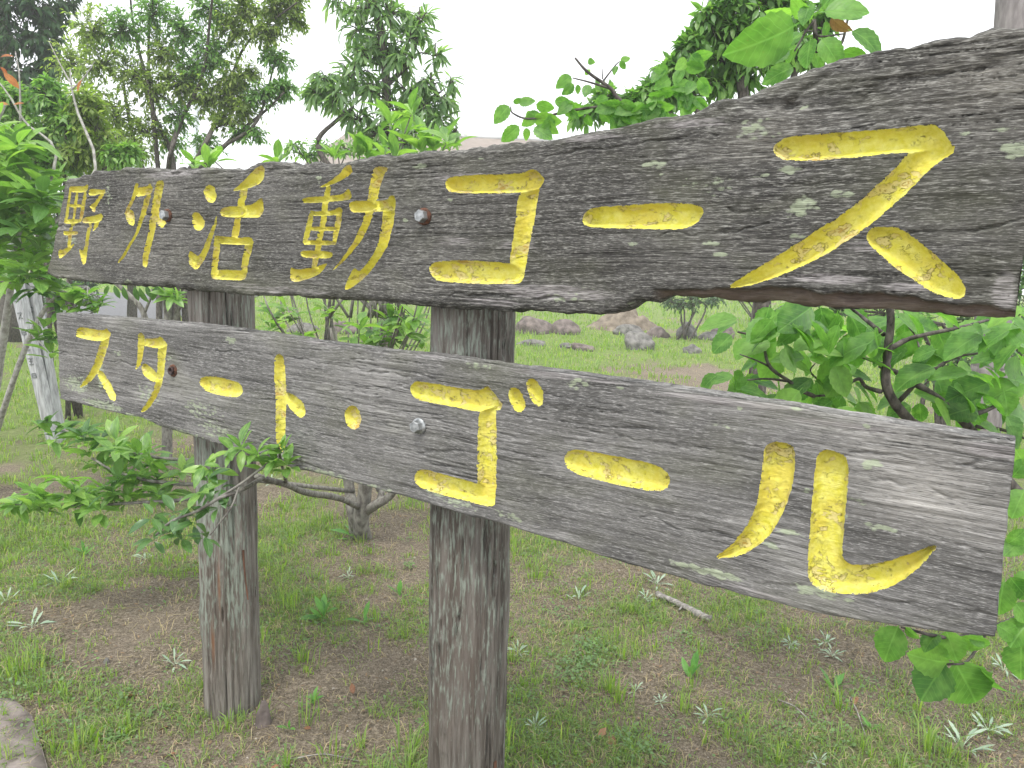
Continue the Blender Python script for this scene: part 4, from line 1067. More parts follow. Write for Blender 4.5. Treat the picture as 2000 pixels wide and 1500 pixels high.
for (x, y) in [(1250,215),(1280,180),(1310,140),(1340,120),(1300,215),(1330,180),(1360,160),(1240,235),(1290,235),(1200,235),(1350,190),(1210,205),(1270,205)]:
    for q in range(4):
        b = (x + rng.normal(0, 10), y + rng.normal(0, 8)); a = rng.uniform(-.3, 3.4); L = rng.uniform(28, 46)
        lf(b, (b[0] + L * math.cos(a), b[1] + L * .7 * math.sin(a) + 8), 2.3, 2.27, roll=rng.uniform(-.8, .8))
# leaves under and beside the near end of the lower plank
ch.limb([P(2060,1080,2.2), P(2020,1180,1.5), P(1930,1230,1.32), P(1850,1245,1.27), P(1760,1225,1.27)], .010, .002, 6); ch.limb([P(1930,1230,1.32), P(1890,1290,1.27), P(1850,1298,1.25)], .003, .002, 5)
for b, t, r in [((1752,1228),(1722,1292),.2), ((1850,1293),(1788,1290),-.5), ((1850,1236),(1870,1297),.1), ((1880,1245),(1936,1274),.7), ((1842,1300),(1796,1368),.15), ((1868,1298),(1924,1394),-.1), ((1905,1300),(1962,1378),1.15),
                ((1830,1240),(1800,1262),.8), ((1895,1240),(1925,1262),-.4), ((1770,1226),(1790,1252),.9), ((1960,1140),(1946,1200),.2), ((1975,1130),(2010,1175),.3), ((1950,1222),(1996,1250),-.2), ((1990,1060),(1962,1082),.3),
                ((2000,960),(1975,1010),.2), ((1985,880),(2015,930),.2), ((1970,1060),(2010,1040),.5), ((2010,1215),(1970,1260),.4), ((2020,1120),(1990,1165),.2), ((1995,1260),(1990,1330),.3), ((1978,930),(2010,900),.4), ((1985,1180),(2020,1220),-.3)]:
    b = (t[0] + (b[0] - t[0]) * 1.18, t[1] + (b[1] - t[1]) * 1.18)
    lf(b, t, 1.27, 1.25, roll=r, var=4 + int(rng.integers(2)))
ch.finish(300)

# --- whorled evergreen shrub just behind the sign
sh = Plant('evergreen_shrub', 'many-stemmed shrub with whorls of bright leaves right behind the sign', 'shrub', G(712, 1045), M['bark'], [M['shrub'], M['shrub_dark']], V_SHRUB)
b0 = sh.loc
sh.limb([b0 - [0, 0, .08], P(705, 1010, 3.93), P(712, 965, 3.9), P(716, 900, 3.85), P(705, 760, 3.8)], .052, .026, 10, 20, rough=.2)
sh.limb([b0 + [-.05, 0, -.05], P(690, 1000, 3.95), P(683, 955, 4.0), P(670, 850, 4.05), P(650, 640, 4.1)], .04, .018, 9, 20, rough=.2)
sh.limb([P(712, 1000, 3.93), P(735, 985, 3.85), P(765, 965, 3.8), P(800, 900, 3.75), P(840, 760, 3.7)], .03, .012, 8)
sh.limb([P(740, 985, 3.9), P(745, 960, 3.95), P(738, 940, 4.0), P(760, 800, 4.1)], .022, .01, 7)
L1 = sh.limb([P(700, 990, 3.9), P(660, 972, 3.3), P(600, 962, 2.7), P(560, 947, 2.3), P(520, 936, 2.05), P(500, 930, 1.98)], .017, .006, 8, 22)
sh.limb([P(560, 947, 2.3), P(555, 925, 2.1), P(548, 900, 1.93), P(545, 875, 1.86)], .006, .003, 6)
sh.limb([P(512, 933, 2.0), P(470, 958, 1.84), P(430, 972, 1.80), P(385, 998, 1.8), P(335, 1018, 1.82), P(305, 1045, 1.84)], .006, .003, 6, 16)
sh.limb([P(545, 895, 1.9), P(520, 908, 1.86), P(470, 945, 1.82), P(430, 970, 1.8)], .004, .003, 6); sh.limb([P(468, 948, 1.82), P(452, 990, 1.8), P(430, 1020, 1.8), P(410, 1045, 1.8)], .003, .002, 5)
sh.limb([P(690, 960, 3.9), P(560, 945, 3.5), P(460, 935, 3.2), P(395, 946, 3.0), P(300, 940, 2.95), P(225, 920, 2.95), P(180, 895, 3.0)], .014, .004, 6, 22)
sh.limb([P(560, 945, 3.5), P(420, 905, 3.1), P(300, 893, 3.05), P(200, 865, 3.1), P(110, 835, 3.15)], .010, .003, 6, 20)
sh.limb([P(460, 935, 3.2), P(380, 972, 2.9), P(260, 982, 2.85), P(150, 988, 2.85), P(30, 985, 2.9)], .010, .003, 6, 20)
def up(): return np.array([rng.normal(0, .35), rng.normal(0, .35), 1.0])
for x, y in [(90,818),(105,850),(140,835),(180,832),(195,855),(170,872),(225,872),(245,888),(205,897),(290,907),(270,882),(330,927),(355,917),(160,850),(115,870),(235,900),(280,895),(315,905)]:
    for dx in ((0, 1) if rng.random() < .5 else (0,)): sh.rosette(P(x + rng.normal(0, 8) * dx, y + rng.normal(0, 8) * dx, 3.05 + rng.normal(0, .08)), up(), 8, m_px(50, 3.05), int(rng.random() < .2))
for x, y in [(30,985),(62,975),(85,962),(125,932),(145,958),(152,985),(215,952),(232,932),(250,965),(292,957),(312,962),(200,972),(60,990),(100,985),(180,965),(265,940),(330,960)]:
    for dx in ((0, 1) if rng.random() < .5 else (0,)): sh.rosette(P(x + rng.normal(0, 8) * dx, y + rng.normal(0, 8) * dx, 2.87 + rng.normal(0, .06)), up(), 8, m_px(52, 2.87), int(rng.random() < .2))
for x, y, Y in [(395,905,1.86),(405,935,1.84),(425,945,1.83),(390,962,1.82),(370,985,1.82),(300,1003,1.84),(318,1020,1.84),(300,1045,1.84),(350,1040,1.83),(400,1042,1.8),(412,915,1.86),(340,1000,1.83),(380,1020,1.82),(420,985,1.82)]:
    sh.rosette(P(x, y, Y), up() + [0, -.4, 0], 5, m_px(52, Y), int(rng.random() < .55), (40, 100), .5)
for x, y, Y in [(455,880,1.86),(470,868,1.86),(548,878,1.84),(535,893,1.84),(520,915,1.86),(560,905,1.86),(500,885,1.84)]:
    sh.rosette(P(x, y, Y), up() + [0, -.3, .2], 6, m_px(54, Y), 0, (25, 75), .2)
# stems and sprigs seen between the planks and above the upper one
stems = []
for x, y in [(530,610),(540,628),(592,655),(702,632),(690,655),(742,662),(762,622),(800,642),(822,662),(722,675),(782,604),(560,600),(640,600),(815,620),(755,650)]:
    Y = 3.7 + rng.normal(0, .15)
    sh.limb([P(700 + rng.normal(0, 22), 900 + rng.normal(0, 20), 3.9), P((x + 700) / 2 + rng.normal(0, 10), (y + 900) / 2, 3.8), P(x, y, Y)], .009, .003, 5)
    sh.rosette(P(x, y, Y), up(), 7, m_px(48, Y), 0)
    sh.rosette(P(x + rng.normal(0, 14), y + 12, Y + .05), up(), 5, m_px(42, Y), int(rng.random() < .3))
for x, y in [(762,232),(803,218),(790,258),(832,268),(872,272),(752,292),(702,292),(852,288),(722,296),(778,300),(880,285),(540,312),(420,310),(380,322),(405,318),(650,300),(820,292)]:
    Y = 3.55 + rng.normal(0, .12)
    sh.limb([P(705 + rng.normal(0, 60), 620, 3.85), P((x + 700) / 2 + rng.normal(0, 30), 450, 3.75), P(x, y + 6, Y)], .008, .003, 5)
    sh.rosette(P(x, y, Y), up() + [0, 0, .6], 7, m_px(56 if 690 < x < 900 else 44, Y), 0, (20, 65), .1)
for q in range(22):
    x = rng.uniform(510, 840); sh.limb([P(700 + rng.normal(0, 25), 880, 3.95), P((x + 700) / 2, 740, 3.9), P(x, 600, 3.9 + rng.normal(0, .2)), P(x + rng.normal(0, 40), 480, 3.9)], .006, .003, 5, skel=False)
sh.finish(300)

# --- big bush filling the far left edge
lb = Plant('broadleaf_bush', 'tall bright green bush with pale bare twigs at the left end of the sign', 'bush', G(-40, 960), M['bark_pale'], [M['shrub'], M['shrub_dark'], M['redleaf']], V_SHRUB)
b0 = lb.loc
for pts, r in [([b0, P(0, 700, 4.3), P(30, 500, 4.2), P(60, 330, 4.2)], .03), ([b0, P(20, 760, 4.1), P(90, 600, 4.0), P(170, 560, 3.9)], .022), ([b0, P(-60, 600, 4.3), P(-20, 300, 4.3), P(10, 200, 4.3)], .025),
               ([P(30, 500, 4.2), P(110, 430, 4.3), P(187, 330, 4.5), P(152, 220, 4.6), P(140, 170, 4.6), P(137, 135, 4.6)], .012), ([P(30, 500, 4.2), P(110, 310, 4.3), P(50, 240, 4.3), P(20, 190, 4.3), P(-10, 150, 4.3)], .010),
               ([P(140, 175, 4.6), P(165, 150, 4.6), P(185, 120, 4.6)], .006), ([P(140, 165, 4.6), P(120, 130, 4.6), P(95, 80, 4.6)], .006), ([P(-10, 480, 4.0), P(20, 465, 4.0), P(40, 478, 4.0)], .008), ([P(40, 240, 4.3), P(38, 150, 4.3), P(30, 100, 4.3)], .006)]:
    lb.limb(pts, r, r * .3, 6, 16)
for q in range(120):
    x, y = rng.uniform(-80, 125), rng.uniform(240, 560)
    if x > 60 and y < 330: continue
    if x > 92 and y > 345: x -= 40
    Y = rng.uniform(3.7, 4.6); lb.rosette(P(x, y, Y), up(), 7, m_px(62, 4.1), int(rng.random() < .3), (30, 85))
for x, y in [(122,560),(145,572),(75,650),(92,662),(172,575),(197,590),(150,592),(110,580),(85,640),(100,690),(180,600),(120,600),(60,560),(90,530)]:
    Y = 3.75; lb.rosette(P(x, y, Y), up(), 7, m_px(50, Y), int(rng.random() < .3), (30, 85))
    nb = lb.nearest(P(x, y, Y)); lb.limb([nb[:3], P(x, y, Y)], .006, .003, 5, 5, skel=False)
for b, t in [((0,112),(18,104)), ((5,140),(32,165)), ((0,130),(12,140)), ((18,205),(-4,200)), ((25,205),(42,200)), ((160,155),(150,175)), ((10,335),(22,350))]:
    a, c = P(*b, 4.2), P(*t, 4.2); lb.leaf(a, c - a, [0, -.7, .7], np.linalg.norm(c - a) * 1.2, 2)
lb.finish(300)

# --- trees behind
def tree(name, label, cat, loc, bark, mats, variants, trunks, clumps, L, ntw, nl, droop=.3, style='along', ang=50, twl=None, nobj=300, group=None):
    t = Plant(name, label, cat, loc, bark, mats, variants, group)
    for pts, r0, r1 in trunks: t.limb(pts, r0, r1, 8, 18)
    for cl in clumps:
        (px, py, Y, rx, ry) = cl[:5]; k = cl[5] if len(cl) > 5 else 1.0
        c, rad = ell(px, py, Y, rx, ry)
        t.clump(c, rad, max(2, int(ntw * k)), nl, L, droop, int(rng.integers(len(mats))), style=style, ang=ang, twl=twl)
    t.finish(nobj)
    return t
Y = 9.0
g0 = G(330, 640); g0 = np.array([P(330, 600, Y)[0], Y, float(zt(P(330, 600, Y)[0], Y))])
def stemlist(lst, Y, r0, r1): return [([g0 + [rng.normal(0, .12), rng.normal(0, .12), -.1]] + [P(x, y, Y + rng.normal(0, .25)) for x, y in l], r0, r1) for l in lst]
trunks = stemlist([[(312, 420), (308, 320), (292, 180), (262, 60), (250, -60)], [(350, 400), (392, 300), (420, 240), (455, 140), (490, 75), (580, 5)], [(330, 420), (330, 320), (352, 240), (395, 150), (410, 40), (420, -60)],
                   [(320, 430), (270, 310), (245, 190), (240, 140)], [(360, 420), (410, 320), (460, 265), (520, 215), (555, 180)], [(340, 400), (335, 300), (300, 220), (290, 100), (300, -50)], [(360, 410), (420, 300), (500, 240), (540, 110)]], Y, .042, .009)
cl = [(180,60,9,45,45),(200,130,9,45,40),(170,200,9.3,50,45),(240,60,9,45,45),(260,150,9,45,45),(230,230,9,50,40),(300,30,9,45,45),(320,110,9,40,45),(300,180,9,45,40),(290,260,9,45,40,.8),(350,170,9,40,40),(360,60,9,45,45),(350,230,9,40,35,.8),
      (410,20,9,45,40),(420,110,9,45,45),(410,190,9,40,35),(455,60,9,40,40),(470,150,9,40,35),(480,20,9,40,35),(520,70,9,40,30),(540,20,9,35,30),(470,215,9,45,25),(510,190,9,40,25),(550,175,9,28,18),(440,245,9,35,22,.8),(490,265,9,38,15,.7),
      (540,120,9,32,22,.7),(575,40,9,25,22,.6),(400,285,9,40,20,.6),(200,280,9.5,60,35),(150,260,9.5,50,45),(140,130,9.8,40,50),(570,0,9,28,25,.7),(110,220,10,50,50),(250,300,9.5,50,25),(445,180,9,30,25),(385,140,9,40,40),(330,280,9.5,35,25,.6)]
tree('broadleaf_tree', 'many-stemmed small-leaved tree spreading over the left half of the sign', 'tree', g0, M['bark_dark'], [M['olive'], M['olive'], M['glossy']], V_SMALL, trunks, [(a, b, c, d * 1.15, e * 1.15) + tuple(r) for a, b, c, d, e, *r in cl], .072, 72, 11, .15, nobj=300)

Y = 7.5; bx = P(755, 560, Y); g0 = np.array([bx[0], Y, float(zt(bx[0], Y))])
trunks = [([g0 - [0, 0, .1], P(756, 420, Y), P(750, 290, Y), P(755, 180, Y), P(748, 90, Y), P(735, 10, Y), P(730, -70, Y)], .07, .02), ([P(752, 330, Y), P(655, 330, Y), P(620, 278, Y), P(655, 238, Y), P(690, 210, Y)], .035, .015), ([P(752, 170, Y), P(800, 120, Y), P(820, 60, Y)], .03, .01), ([P(752, 260, Y), P(820, 210, Y), P(860, 180, Y)], .025, .01)]
cl = [(720,15,7.5,55,35),(760,30,7.5,45,40),(700,60,7.5,40,40),(750,85,7.5,50,35),(800,80,7.5,40,35),(720,120,7.5,45,35),(790,130,7.5,40,35),(690,150,7.5,45,30),(640,160,7.5,40,20),(620,185,7.5,30,18),(660,195,7.5,45,25),(730,180,7.5,45,30),(800,180,7.5,45,30),(840,165,7.5,30,25,.8),
      (770,220,7.5,50,30),(700,235,7.5,35,25),(830,215,7.5,40,25),(865,195,7.5,25,20,.7),(740,265,7.5,50,28),(800,260,7.5,50,25),(860,240,7.5,30,20,.7),(720,-30,7.5,50,30),(820,40,7.5,30,35,.7),(850,110,7.5,18,25,.5),(880,165,7.5,12,15,.3),(890,260,7.5,14,15,.3),(660,10,7.5,22,25,.5),(775,290,7.6,60,20)]
tree('narrow_leaved_tree', 'upright tree with drooping narrow leaves above the middle of the upper plank', 'tree', g0, M['bark_dark'], [M['narrow']], V_NARROW, trunks, cl, .165, 15, 9, .55, ang=50)

Y = 4.6; bx = P(1500, 560, Y); g0 = np.array([bx[0], Y, float(zt(bx[0], Y))])
trunks = [([g0 - [0, 0, .1], P(1490, 560, Y), P(1480, 400, Y), P(1460, 230, Y), P(1440, 120, Y), P(1430, 40, Y)], .06, .02), ([P(1480, 400, Y), P(1380, 280, Y), P(1280, 210, Y), P(1180, 190, Y)], .04, .012), ([P(1470, 300, Y), P(1540, 180, Y), P(1570, 60, Y)], .035, .012), ([P(1480, 350, Y), P(1350, 200, Y), P(1330, 110, Y)], .03, .01)]
cl = [(1430,25,4.6,50,30),(1490,20,4.6,50,35),(1390,60,4.6,40,30),(1450,75,4.6,50,35),(1510,70,4.6,45,35),(1350,105,4.6,40,30),(1410,120,4.6,50,35),(1470,130,4.6,50,30),(1330,150,4.6,40,25),(1380,170,4.7,50,25),(1440,165,4.7,45,20),(1290,190,4.6,40,20),(1330,200,4.7,45,18),
      (1240,205,4.6,40,18),(1200,225,4.6,40,14),(1180,195,4.6,35,15,.7),(1260,230,4.7,50,14),(1530,30,4.6,40,30),(1560,100,4.6,35,30),(1520,120,4.7,40,25),(1560,10,4.6,30,30,.8),(1140,225,4.6,35,12,.6),(1590,120,4.7,25,20,.6),(1420,-20,4.6,60,25,.5),(1510,-20,4.6,60,30),(1480,60,5.1,60,40),(1400,130,5.1,60,40),(1345,95,4.6,35,25),(1305,145,4.6,35,22),(1380,40,4.6,35,25),(1270,185,4.6,35,20),(1600,60,4.7,35,40),(1450,-10,4.6,50,25),(1340,135,4.8,50,30),(1420,80,4.8,50,40),(1620,20,4.7,30,30,.6)]
tree('glossy_leaved_tree', 'dense round-headed tree with small glossy leaves rising behind the sloping top of the upper plank', 'tree', g0, M['bark_dark'], [M['glossy']], V_GLOSSY, trunks, cl, .085, 22, 9, .2)

Y = 12.5; bx = P(20, 560, Y); g0 = np.array([bx[0], Y, float(zt(bx[0], Y))])
trunks = [([g0 - [0, 0, .1], P(10, 300, Y), P(5, 100, Y), P(0, -100, Y)], .18, .08)]
cl = [(20,20,12,50,45),(70,20,12,45,50),(30,80,12,55,45),(85,80,12,40,45),(40,140,12,55,35),(100,130,12,30,30),(-20,120,12,40,60),(110,40,12.5,30,45,.7),(60,-30,12,80,40),(-20,200,12.5,50,50),(130,10,12.5,25,30,.5),(60,180,12.6,50,30,.7)]
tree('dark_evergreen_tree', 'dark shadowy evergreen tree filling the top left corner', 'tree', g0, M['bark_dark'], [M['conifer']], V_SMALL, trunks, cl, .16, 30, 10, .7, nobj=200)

# low greenery further off
def bush(name, label, px, py_base, Y, clumps, mats, L, ntw, nl, var=V_SMALL, style='along', group=None, nobj=120):
    bx = P(px, py_base, Y); g = np.array([bx[0], Y, float(zt(bx[0], Y))])
    b = Plant(name, label, 'bush', g, M['bark_dark'], mats, var, group)
    for q in range(5): b.limb([g + [rng.normal(0, .1), rng.normal(0, .1), -.05], P(px + rng.normal(0, 30), (py_base + clumps[0][1]) / 2, Y), P(clumps[q % len(clumps)][0], clumps[q % len(clumps)][1], Y)], .025, .008, 5, 8)
    for (x, y, rx, ry) in clumps:
        c, rad = ell(x, y, Y, rx, ry); b.clump(c, rad, ntw, nl, L, .2, int(rng.integers(len(mats))), style=style)
    b.finish(nobj, 9)
bush('round_bush', 'bright leafy bush in front of the beige roof', 640, 560, 11, [(580,288,30,16),(630,285,35,18),(680,290,35,14),(660,300,60,14),(600,305,50,14)], [M['glossy'], M['shrub']], .12, 14, 8)
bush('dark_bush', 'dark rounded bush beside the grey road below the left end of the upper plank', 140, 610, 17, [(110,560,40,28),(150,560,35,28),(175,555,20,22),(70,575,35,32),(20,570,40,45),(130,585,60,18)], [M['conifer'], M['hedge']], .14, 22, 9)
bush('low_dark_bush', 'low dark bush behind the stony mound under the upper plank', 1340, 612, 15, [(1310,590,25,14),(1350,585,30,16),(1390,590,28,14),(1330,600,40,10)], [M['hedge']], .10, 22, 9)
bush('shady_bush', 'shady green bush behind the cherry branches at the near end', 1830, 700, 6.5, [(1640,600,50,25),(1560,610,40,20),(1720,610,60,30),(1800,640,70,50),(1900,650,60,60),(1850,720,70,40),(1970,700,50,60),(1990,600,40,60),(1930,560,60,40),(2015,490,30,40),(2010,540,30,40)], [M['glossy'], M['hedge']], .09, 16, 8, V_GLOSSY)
bush('hedge_bush', 'leafy hedge rising behind the left bush', 60, 560, 13, [(60,330,70,60),(150,330,70,50),(20,420,60,60),(110,430,60,60),(220,320,50,30),(60,500,60,45),(140,500,60,35),(-30,340,50,70),(100,270,60,50),(180,270,60,45),(40,250,60,60),(240,290,50,40)], [M['glossy'], M['olive']], .12, 75, 10)
bush('leafy_hedge', 'bright small-leaved hedge filling the space behind the far left end of the upper plank', 120, 560, 6.8, [(60,260,60,55),(130,240,50,50),(190,270,50,50),(240,305,40,28),(100,320,60,45),(20,330,60,60),(20,200,50,50),(170,215,40,40),(-20,270,50,60),(150,310,60,30),(90,190,45,40),(40,400,60,70)], [M['glossy'], M['shrub'], M['olive']], .085, 60, 10)
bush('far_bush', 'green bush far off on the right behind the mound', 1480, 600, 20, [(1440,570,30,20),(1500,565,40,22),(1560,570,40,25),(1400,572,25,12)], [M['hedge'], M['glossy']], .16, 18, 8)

# slim grey tree between the planks near the far post
st = Plant('slim_tree', 'slim grey-barked tree forking between the planks left of the far post', 'tree', G(326, 905), M['bark'], [M['shrub_dark'], M['shrub']], V_SHRUB)
b0 = st.loc; Yt = float(b0[1])
st.limb([b0 - [0, 0, .1], P(326, 860, Yt), P(330, 700, Yt), P(328, 610, Yt), P(325, 540, Yt), P(320, 420, Yt)], .042, .022, 9, 20)
st.limb([P(329, 720, Yt), P(290, 640, Yt), P(275, 600, Yt), P(240, 565, Yt), P(210, 540, Yt)], .026, .014, 8); st.limb([P(280, 615, Yt), P(293, 585, Yt), P(300, 555, Yt)], .012, .008, 7)
st.limb([P(330, 650, Yt), P(350, 600, Yt), P(365, 560, Yt)], .02, .012, 7)
for b, t in [((262,558),(268,585)), ((272,560),(280,590)), ((305,558),(298,585)), ((318,560),(316,590)), ((285,556),(292,578)), ((212,556),(205,574)), ((222,556),(232,580)), ((240,558),(245,584)), ((300,556),(318,578))]:
    a, c = P(*b, Yt - .1), P(*t, Yt - .1); st.leaf(a, c - a, [rng.normal(0, .3), -.8, .4], np.linalg.norm(c - a) * 1.15, 0)
for x, y in [(335,575),(350,582),(325,568)]: st.rosette(P(x, y, Yt - .1), up(), 6, m_px(40, Yt), 1)
st.finish(60)
for px, Yd, w, lab in [(256, 14.0, .10, 'thin dark trunk beside the road left of the far post'), (1478, 16.0, .13, 'thin far trunk below the broken edge of the upper plank')]:
    c = P(px, 605, Yd); z0 = float(zt(c[0], Yd)); t = Plant('young_tree', lab, 'tree', (c[0], Yd, z0), M['bark_dark'], [M['hedge']], V_SMALL)
    t.limb([[c[0], Yd, z0 - .1], P(px + 2, 580, Yd), P(px - 3, 500, Yd), P(px + 6, 420, Yd)], w, w * .5, 7)
    t.clump(P(px, 470, Yd), (.5, .5, .4), 16, 8, .12); t.finish(40)

# ------------------------------------------------------------------ ground cover
SIGN_L, SIGN_R = ORG + UDIR * -1.9, ORG + UDIR * 1.2
def on_road(x, y):
    y0 = 15.5 + 0.10 * (x + 12)
    return (x < -8.2) & (y > y0 - .1) & (y < y0 + 13.1)
def sample_ground(n, y0, y1, power, bias=0.0, invert=False, grain=0.5):
    out = []
    tot = 0
    while tot < n:
        # even over the wedge of ground in front of the camera
        y = np.sqrt(rng.uniform(y0 * y0, y1 * y1, 20000)) if y0 > 4 else rng.uniform(y0 ** 1.3, y1 ** 1.3, 20000) ** (1 / 1.3)
        x = rng.uniform(-1, 1, 20000) * (y * 0.86 + 0.5)
        g = green_mask(x, y)
        g = (1 - g) if invert else g
        g = np.clip(g + grain * vnoise(x * 9, y * 9, 0, 77) * 0.5 + bias, 0, 1)
        k = (rng.random(20000) < g ** power) & ~on_road(x, y)
        out.append(np.stack([x[k], y[k]], 1)); tot += k.sum()
    return np.vstack(out)[:n]
def blades(acc, cx, cy, per, h, w, spread, lean=0.6):
    """tufts of bent blades: centre arrays, blades each, height, width"""
    n = len(cx) * per
    a = rng.uniform(0, 2 * np.pi, n); r = np.abs(rng.normal(0, spread, n))
    x = np.repeat(cx, per) + r * np.cos(a); y = np.repeat(cy, per) + r * np.sin(a)
    z = zt(x, y) - 0.004
    hh = np.repeat(rng.uniform(0.45, 1.25, len(cx)) * h, per) * rng.uniform(0.5, 1.15, n)
    ww = w * rng.uniform(0.6, 1.3, n)
    la = a + rng.normal(0, .9, n); ln = np.abs(rng.normal(lean, .35, n))
    dx, dy = np.cos(la), np.sin(la); sx, sy = -np.sin(la + rng.normal(0, .6, n)), np.cos(la)
    p0 = np.stack([x, y, z], 1)
    p1 = p0 + np.stack([dx * ln * hh * .3, dy * ln * hh * .3, hh * .6], 1)
    p2 = p0 + np.stack([dx * ln * hh * .95, dy * ln * hh * .95, hh * np.clip(1 - .35 * ln, .25, 1)], 1)
    s = np.stack([sx, sy, 0 * sx], 1) * ww[:, None] * .5
    v = np.stack([p0 - s * .8, p0 + s * .8, p1 + s, p1 - s, p2], 1).reshape(-1, 3)
    b = np.arange(n)[:, None] * 5
    acc.add(v, [b + np.array([[0, 1, 2, 3]]), b + np.array([[3, 2, 4]])])
ga = Acc()
c = sample_ground(17000, 1.15, 4.2, 1.15, 0.0, False, 0.9); blades(ga, c[:, 0], c[:, 1], 7, .038, .0026, .026, .8)
c = sample_ground(650, 1.15, 4.5, 2.0); blades(ga, c[:, 0], c[:, 1], 13, .085, .0034, .016, .5)
c = sample_ground(5200, 3.4, 8.0, 1.5); blades(ga, c[:, 0], c[:, 1], 8, .075, .0055, .04, .6)
c = sample_ground(6500, 7.5, 18, 1.2); blades(ga, c[:, 0], c[:, 1], 7, .11, .012, .09, .6)
c = sample_ground(5500, 17, 40, 1.0); blades(ga, c[:, 0], c[:, 1], 6, .20, .03, .25, .5)
for px, py, per, h, sp in [(850,1440,26,.16,.020),(880,1470,26,.15,.03),(800,1470,12,.12,.02),(1190,1350,40,.11,.022),(1210,1370,30,.09,.03),(1000,1290,50,.10,.03),(1020,1340,40,.09,.03),(1330,1390,18,.08,.02),(1350,1340,10,.12,.02),(1640,1390,26,.12,.025),
                           (1600,1370,10,.10,.03),(705,1060,26,.16,.04),(720,1080,20,.12,.04),(590,1290,30,.10,.03),(600,1310,26,.09,.04),(420,1440,20,.09,.04),(600,1420,16,.12,.03),(1060,1480,60,.09,.05),(1850,1480,40,.12,.04),(1810,1470,30,.12,.04),
                           (250,1430,60,.12,.06),(180,1440,60,.10,.06),(60,1300,60,.10,.08),(80,1350,60,.10,.08),(30,1320,50,.11,.08),(150,1470,40,.12,.06),(560,1180,30,.10,.04),(640,1480,16,.10,.03),(1700,1480,20,.08,.04),(1480,1160,20,.07,.04),(1050,1130,30,.09,.04),(1400,1160,20,.07,.04),(730,1270,10,.1,.03),(400,1400,14,.07,.03),(440,1425,16,.06,.03),(500,1405,12,.07,.03),(840,1490,24,.10,.03),(990,1470,24,.09,.03)]:
    p = G(px, py); blades(ga, np.array([p[0]]), np.array([p[1]]), per, h, .004, sp, .45)
o = link('grass', ga.mesh('grass', M['grass']), kind='stuff', label='patchy short green grass growing over the bare soil', category='grass')

sa = Acc()
c = sample_ground(7000, 1.15, 4.5, .6, .2); blades(sa, c[:, 0], c[:, 1], 4, .045, .0022, .03, 1.15)
c = sample_ground(1800, 4.2, 16, .7, .15); blades(sa, c[:, 0], c[:, 1], 4, .06, .006, .06, 1.1)
# dry stalks lying about
for q in range(900):
    y = rng.uniform(1.2, 4.5); x = rng.uniform(-1, 1) * (y * .8 + .4); a = rng.uniform(0, 6.28); L = rng.uniform(.02, .09)
    s = np.linspace(-.5, .5, 4); bend = rng.normal(0, .25)
    px_ = x + L * (s * math.cos(a) - bend * s * s * math.sin(a)); py_ = y + L * (s * math.sin(a) + bend * s * s * math.cos(a))
    pts = np.stack([px_, py_, zt(px_, py_) + .003 + rng.uniform(0, .012)], 1)
    v, f = tube(pts, .0009, 3, 0, 0, False); sa.add(v, f)
link('dry_grass', sa.mesh('dry_grass', M['straw']), kind='stuff', label='straw-coloured dead grass lying among the green blades', category='dry grass')

ca = Acc()
def cover(cx, cy, per, spread, size, hmax):
    n = len(cx) * per
    x = np.repeat(cx, per) + rng.normal(0, spread, n); y = np.repeat(cy, per) + rng.normal(0, spread, n)
    z = zt(x, y) + rng.uniform(.004, hmax, n); s = size * rng.uniform(.6, 1.4, n); a = rng.uniform(0, 6.28, n)
    tl = rng.uniform(-.3, .6, n)
    d = np.stack([np.cos(a), np.sin(a), tl], 1); e = np.stack([-np.sin(a), np.cos(a), rng.normal(0, .25, n)], 1)
    p = np.stack([x, y, z], 1)
    v = np.stack([p, p + d * s[:, None] * .55 + e * s[:, None] * .38, p + d * s[:, None], p + d * s[:, None] * .55 - e * s[:, None] * .38], 1).reshape(-1, 3)
    ca.add(v, np.arange(n)[:, None] * 4 + np.array([[0, 1, 2, 3]]))
c = sample_ground(2800, 1.15, 4.2, 1.3); cover(c[:, 0], c[:, 1], 9, .026, .011, .018)
for px, py, n, sp in [(1130,1300,150,.045),(1110,1330,120,.04),(1150,1270,100,.04),(800,1110,60,.02),(1090,1200,90,.05),(1250,1480,80,.05),(1330,1250,60,.05),(950,1300,30,.02),(600,1390,20,.015),(60,1340,200,.10),(190,1400,90,.08),(560,1080,100,.07),(1620,1430,60,.05),(1480,1240,60,.05),(930,1135,30,.02)]:
    p = G(px, py); cover(np.array([p[0]]), np.array([p[1]]), n, sp, .013, .04)
link('ground_cover', ca.mesh('ground_cover', M['clover']), kind='stuff', label='small round-leaved weeds matted between the grass tufts', category='ground cover')

gv = Acc()
n = 9000; y = rng.uniform(1.15 ** 1.2, 4.5 ** 1.2, n) ** (1 / 1.2); x = rng.uniform(-1, 1, n) * (y * .85 + .4)
s = rng.uniform(.0012, .0045, n) * np.where(rng.random(n) < .03, 2.2, 1); a = rng.uniform(0, 6.28, n)
p = np.stack([x, y, zt(x, y) + .001], 1)
tet = np.array([(1, 0, 0), (-.5, .87, 0), (-.5, -.87, 0), (0.1, 0.1, .9)])
R = np.stack([np.cos(a), -np.sin(a), np.sin(a), np.cos(a)], 1).reshape(-1, 2, 2)
tv = np.repeat(tet[None], n, 0) * rng.uniform(.6, 1.3, (n, 4, 1)); tv[:, :, :2] = np.einsum('nij,nvj->nvi', R, tv[:, :, :2])
v = (p[:, None] + tv * s[:, None, None]).reshape(-1, 3)
gv.add(v, np.arange(n)[:, None, None].repeat(3, 1).reshape(-1, 1) * 4 + np.tile(np.array([(0, 1, 3), (1, 2, 3), (2, 0, 3)]), (n, 1)))
